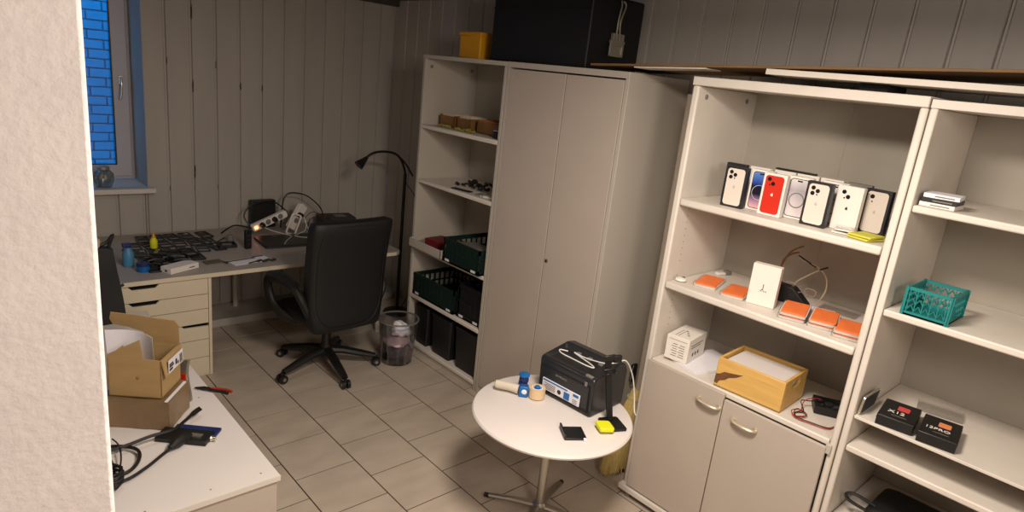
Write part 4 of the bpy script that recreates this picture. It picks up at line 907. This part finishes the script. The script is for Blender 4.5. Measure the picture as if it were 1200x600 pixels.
# ================================================================ COUNTER ITEMS
Z3 = .791
pk = thing('paper_stack', 'stack of white paper under the printed white box', 'paper', (2.775, 1.455, Z3), R(-17))
MB().box(-.15, .15, -.105, .105, 0, .012).build('sheets', 'paper', pk); MB().box(-.148, .152, -.103, .107, .0122, .0135).build('top_sheet', 'paper', pk)
wbx = thing('printed_box', 'white shipping box with black icons on the paper stack', 'box', (2.640, 1.475, Z3+.0145), R(8))
MB().box(0, .20, 0, .118, 0, .122).build('box_body', 'boxwhite', wbx, bev=.002)
mb = MB()
for k in range(6):
    for a, b in ((.02, .052), (.058, .088)): mb.box(-.0006, .0, a, b-.006*(k % 2), .022+.012*k, .0245+.012*k)
mb.box(-.0006, 0, .012, .105, .104, .1055)
for k in range(2): mb.box(.03, .16-.02*k, -.0006, 0, .084-.012*k, .087-.012*k)
for k in range(3): mb.box(.055+.03*k, .068+.03*k, -.0006, 0, .028, .045); 
for k in range(3): mb.prism(circ(.008, 3), 0, .0006, T=TR((.06+.025*k, .035+.014*k, .1222), rz=R(30*k)))
for k in range(2): mb.box(.02, .12, .07+.015*k, .072+.015*k, .122, .1226)
mb.build('printed_text', 'ink', wbx)
wc = thing('wooden_crate', 'yellow pine crate with oval handle holes on the cupboard counter', 'crate', (2.612, .985, Z3), R(3))
cl, cw, chh, ct_ = .31, .25, .142, .012
mb = MB(); mb.box(0, cw, 0, cl, 0, .010)
mb.box(0, ct_, 0, cl, 0, chh); mb.box(cw-ct_, cw, 0, cl, 0, chh); mb.box(ct_, cw-ct_, cl-ct_, cl, 0, chh)
# near end with an oval hole
O = rrect(cw-2*ct_, chh, .0005, 5, cw/2, chh/2); I = rrect(.085, .032, .016, 5, cw/2, chh-.035)
mb.ring(O, I, 0, ct_, T=Matrix(((1, 0, 0, 0), (0, 0, 1, 0), (0, 1, 0, 0), (0, 0, 0, 1)))); mb.build('crate_body', 'pine', wc, bev=.003)
mb = MB(); mb.prism([(-.31, .018), (-.295, .014), (-.285, .034), (-.262, .045), (-.245, .062), (-.215, .075), (-.185, .098), (-.215, .092), (-.245, .086), (-.27, .082), (-.29, .066), (-.308, .06)], 0, .0006, T=FX(-.0005, 0, 0)); mb.build('knot_stain', 'stain', wc)
tag(MB().box(0, .20, 0, .27, 0, .118).build('foam_block', 'tabletop', loc=(2.636, 1.004, Z3+.0115), rz=R(3), bev=.004), 'white foam block filling the pine crate', 'foam')
fn = thing('fan', 'black computer fan lying in the right corner of the cupboard counter', 'fan', (2.84, .875, Z3), R(28))
mb = MB(); mb.ring(rrect(.12, .12, .008, 5), [(.05*math.cos(2*math.pi*k/24+math.pi/24*1), .05*math.sin(2*math.pi*k/24+math.pi/24)) for k in range(24)], 0, .036); mb.build('housing', 'black', fn)
mb = MB(); mb.lathe([(.020, .004), (.020, .033), (.017, .035)], 20)
for k in range(7):
    a = 2*math.pi*k/7; c, s = math.cos(a), math.sin(a); c2, s2 = math.cos(a+.5), math.sin(a+.5)
    v = [mb.bm.verts.new(p) for p in ((.018*c, .018*s, .008), (.047*c, .047*s, .006), (.047*c2, .047*s2, .028), (.018*c2, .018*s2, .026))]; mb.face(v)
    v2 = [mb.bm.verts.new(q.co+Vector((0, 0, .0015))) for q in v]; mb.face(v2[::-1])
    for i in range(4): mb.face([v[i], v[(i+1) % 4], v2[(i+1) % 4], v2[i]])
mb.build('rotor', 'blackg', fn)
for nm, mt_, o in (('red_lead', 'leadred', 0), ('black_lead', 'black', .012)):
    mb = MB(); mb.tube(cr([(2.83, .905-o, Z3+.043), (2.79, .935, Z3+.045-o), (2.76, .95+o, Z3+.03), (2.72, .94-o, Z3+.006), (2.665+o, .945, Z3+.005), (2.65, .915+o, Z3+.005), (2.69, .90, Z3+.009), (2.705, .935+o, Z3+.014), (2.66, .955-o, Z3+.016), (2.63+o, .92, Z3+.006), (2.64+o, .86, Z3+.005), (2.66+o, .80, Z3+.005), (2.72+o, .79, Z3+.005)], 6), .0022, 6)
    tag(mb.build(nm, mt_), 'thin %s fan wire curling in front of the black fan' % ('red' if 'red' in nm else 'black'), 'wire')

# small black holder hanging on wardrobe side
hk = thing('black_clip', 'black wire clip hanging on the wardrobe side above the broom', 'clip', (3.04, 2.038, .43)); MB().box(-.02, .025, -.018, 0, -.06, .05).build('plate', 'black', hk, bev=.003); MB().tube(cr([(-.02, -.02, .05), (-.035, -.022, .0), (-.03, -.022, -.06), (.01, -.022, -.07)], 4), .0025, 6).build('wire', 'steel', hk)

# ================================================================ RIGHT UNIT CONTENTS
for k, (y, t1, m1) in enumerate(((.565, 'X12', 'badgeA'), (.425, '12PRO', 'badgeB'))):
    b = thing('black_phone_box', ['flat black box lettered X12 with pink square, left on the thin shelf', 'flat black box lettered 12PRO with violet square, at the right'][k], 'box', (2.60, y, .933), R(8))
    MB().box(0, .19, -.062, .062, 0, .042).build('box_body', 'black', b, bev=.003)
    MB().box(.001, .189, -.063, .063, .026, .0275).build('lid_seam', 'dark', b)
    Tt = Matrix.Translation((.070, .008, .0425)) @ Matrix.Rotation(R(-90), 4, 'Z')
    text(t1, .034 if k == 0 else .028, 'boxwhite', b, Tt)
    MB().prism(rrect(.045, .040, .005, 3), .042, .0428, T=TR((.122, -.010, 0))).build('badge', m1, b)
    MB().box(.035, .038, -.03, .02, .042, .0426).build('printed_text', 'grey', b)
sph = thing('leaning_phone', 'silver phone leaning against the side panel beside black boxes', 'phone', (2.60, .690, .934), rot=(R(6), 0, 0))
mb = MB(); mb.prism(rrect(.16, .078, .012, 5, .08, .04), -.0045, .0045, T=Matrix(((1, 0, 0, 0), (0, 0, -1, 0), (0, 1, 0, 0), (0, 0, 0, 1)))); mb.build('body', 'chrome', sph, bev=.001)
mb = MB(); mb.prism(rrect(.15, .068, .010, 5, .08, .04), .0046, .0052, T=Matrix(((1, 0, 0, 0), (0, 0, -1, 0), (0, 1, 0, 0), (0, 0, 0, 1)))); mb.build('screen', 'greymat', sph)
tag(MB().prism(rrect(.10, .16, .008, 3), 0, .014).build('clear_case', 'clear', loc=(2.95, .50, .933), rz=R(12)), 'clear plastic case at the back of the thin right shelf', 'case')
# teal basket
def basket():
    c = thing('teal_basket', 'teal openwork plastic basket on the right shelving unit', 'basket', (2.60, .500, 1.373))
    sx, sy, sz = .20, .145, .105; mb = MB(); mb.box(0, sx, 0, sy, 0, .006)
    for T_, Ln in ((FX(.006, sy/2, 0), sy), (FX(sx, sy/2, 0), sy), (FY(sx/2, .0+.006, 0), sx), (FY(sx/2, sy, 0), sx)):
        mb.box(-Ln/2, Ln/2, sz-.012, sz, 0, .006, T=T_); mb.box(-Ln/2, Ln/2, 0, .014, 0, .006, T=T_)
        for s in (-1, 1): mb.box(s*Ln/2-.005, s*Ln/2+.005, 0, sz, 0, .006, T=T_)
        n = int(Ln/.024)
        for k in range(n):
            u = -Ln/2+Ln*(k+.5)/n
            for q in range(3):
                z = .018+.026*q
                for s in (-1, 1): mb.tube([T_ @ Vector((u, z, .003)), T_ @ Vector((u+s*Ln/n*.5, z+.02, .003))], .0022, 4)
            mb.box(u-.0015, u+.0015, .012, sz-.01, .001, .005, T=T_)
    mb.build('basket_body', 'teal', c)
basket()
for k in range(3):
    b = thing('small_box', ['small white box, bottom of the stack at the upper right shelf', 'small dark box in the middle of the upper right stack', 'small white box on top of the upper right stack'][k], 'box', (2.62, .635-.004*k, 1.767+.016*k), R(3*k))
    MB().box(0, .12, -.055, .055, 0, .0152).build('box_body', ['boxwhite', 'boxblack', 'label'][k], b, bev=.001); MB().box(-.0006, 0, -.04, .02, .005, .009).build('printed_text', 'grey', b)
# black bag at the lower right
bg_ = thing('black_bag', 'black bag with raised loop strap on the low right shelf', 'bag', (2.66, .42, .466)); mb = MB(); soft(mb, 0, .28, -.18, .18, 0, .085, 6, None, .035); mb.build('bag_body', 'leather', bg_, smooth=1.2); MB().tube(cr([(.02, .17, .06), (.015, .235, .07), (.01, .25, .095), (.02, .22, .105), (.05, .15, .08)], 5), .007, 8).build('strap', 'black', bg_)
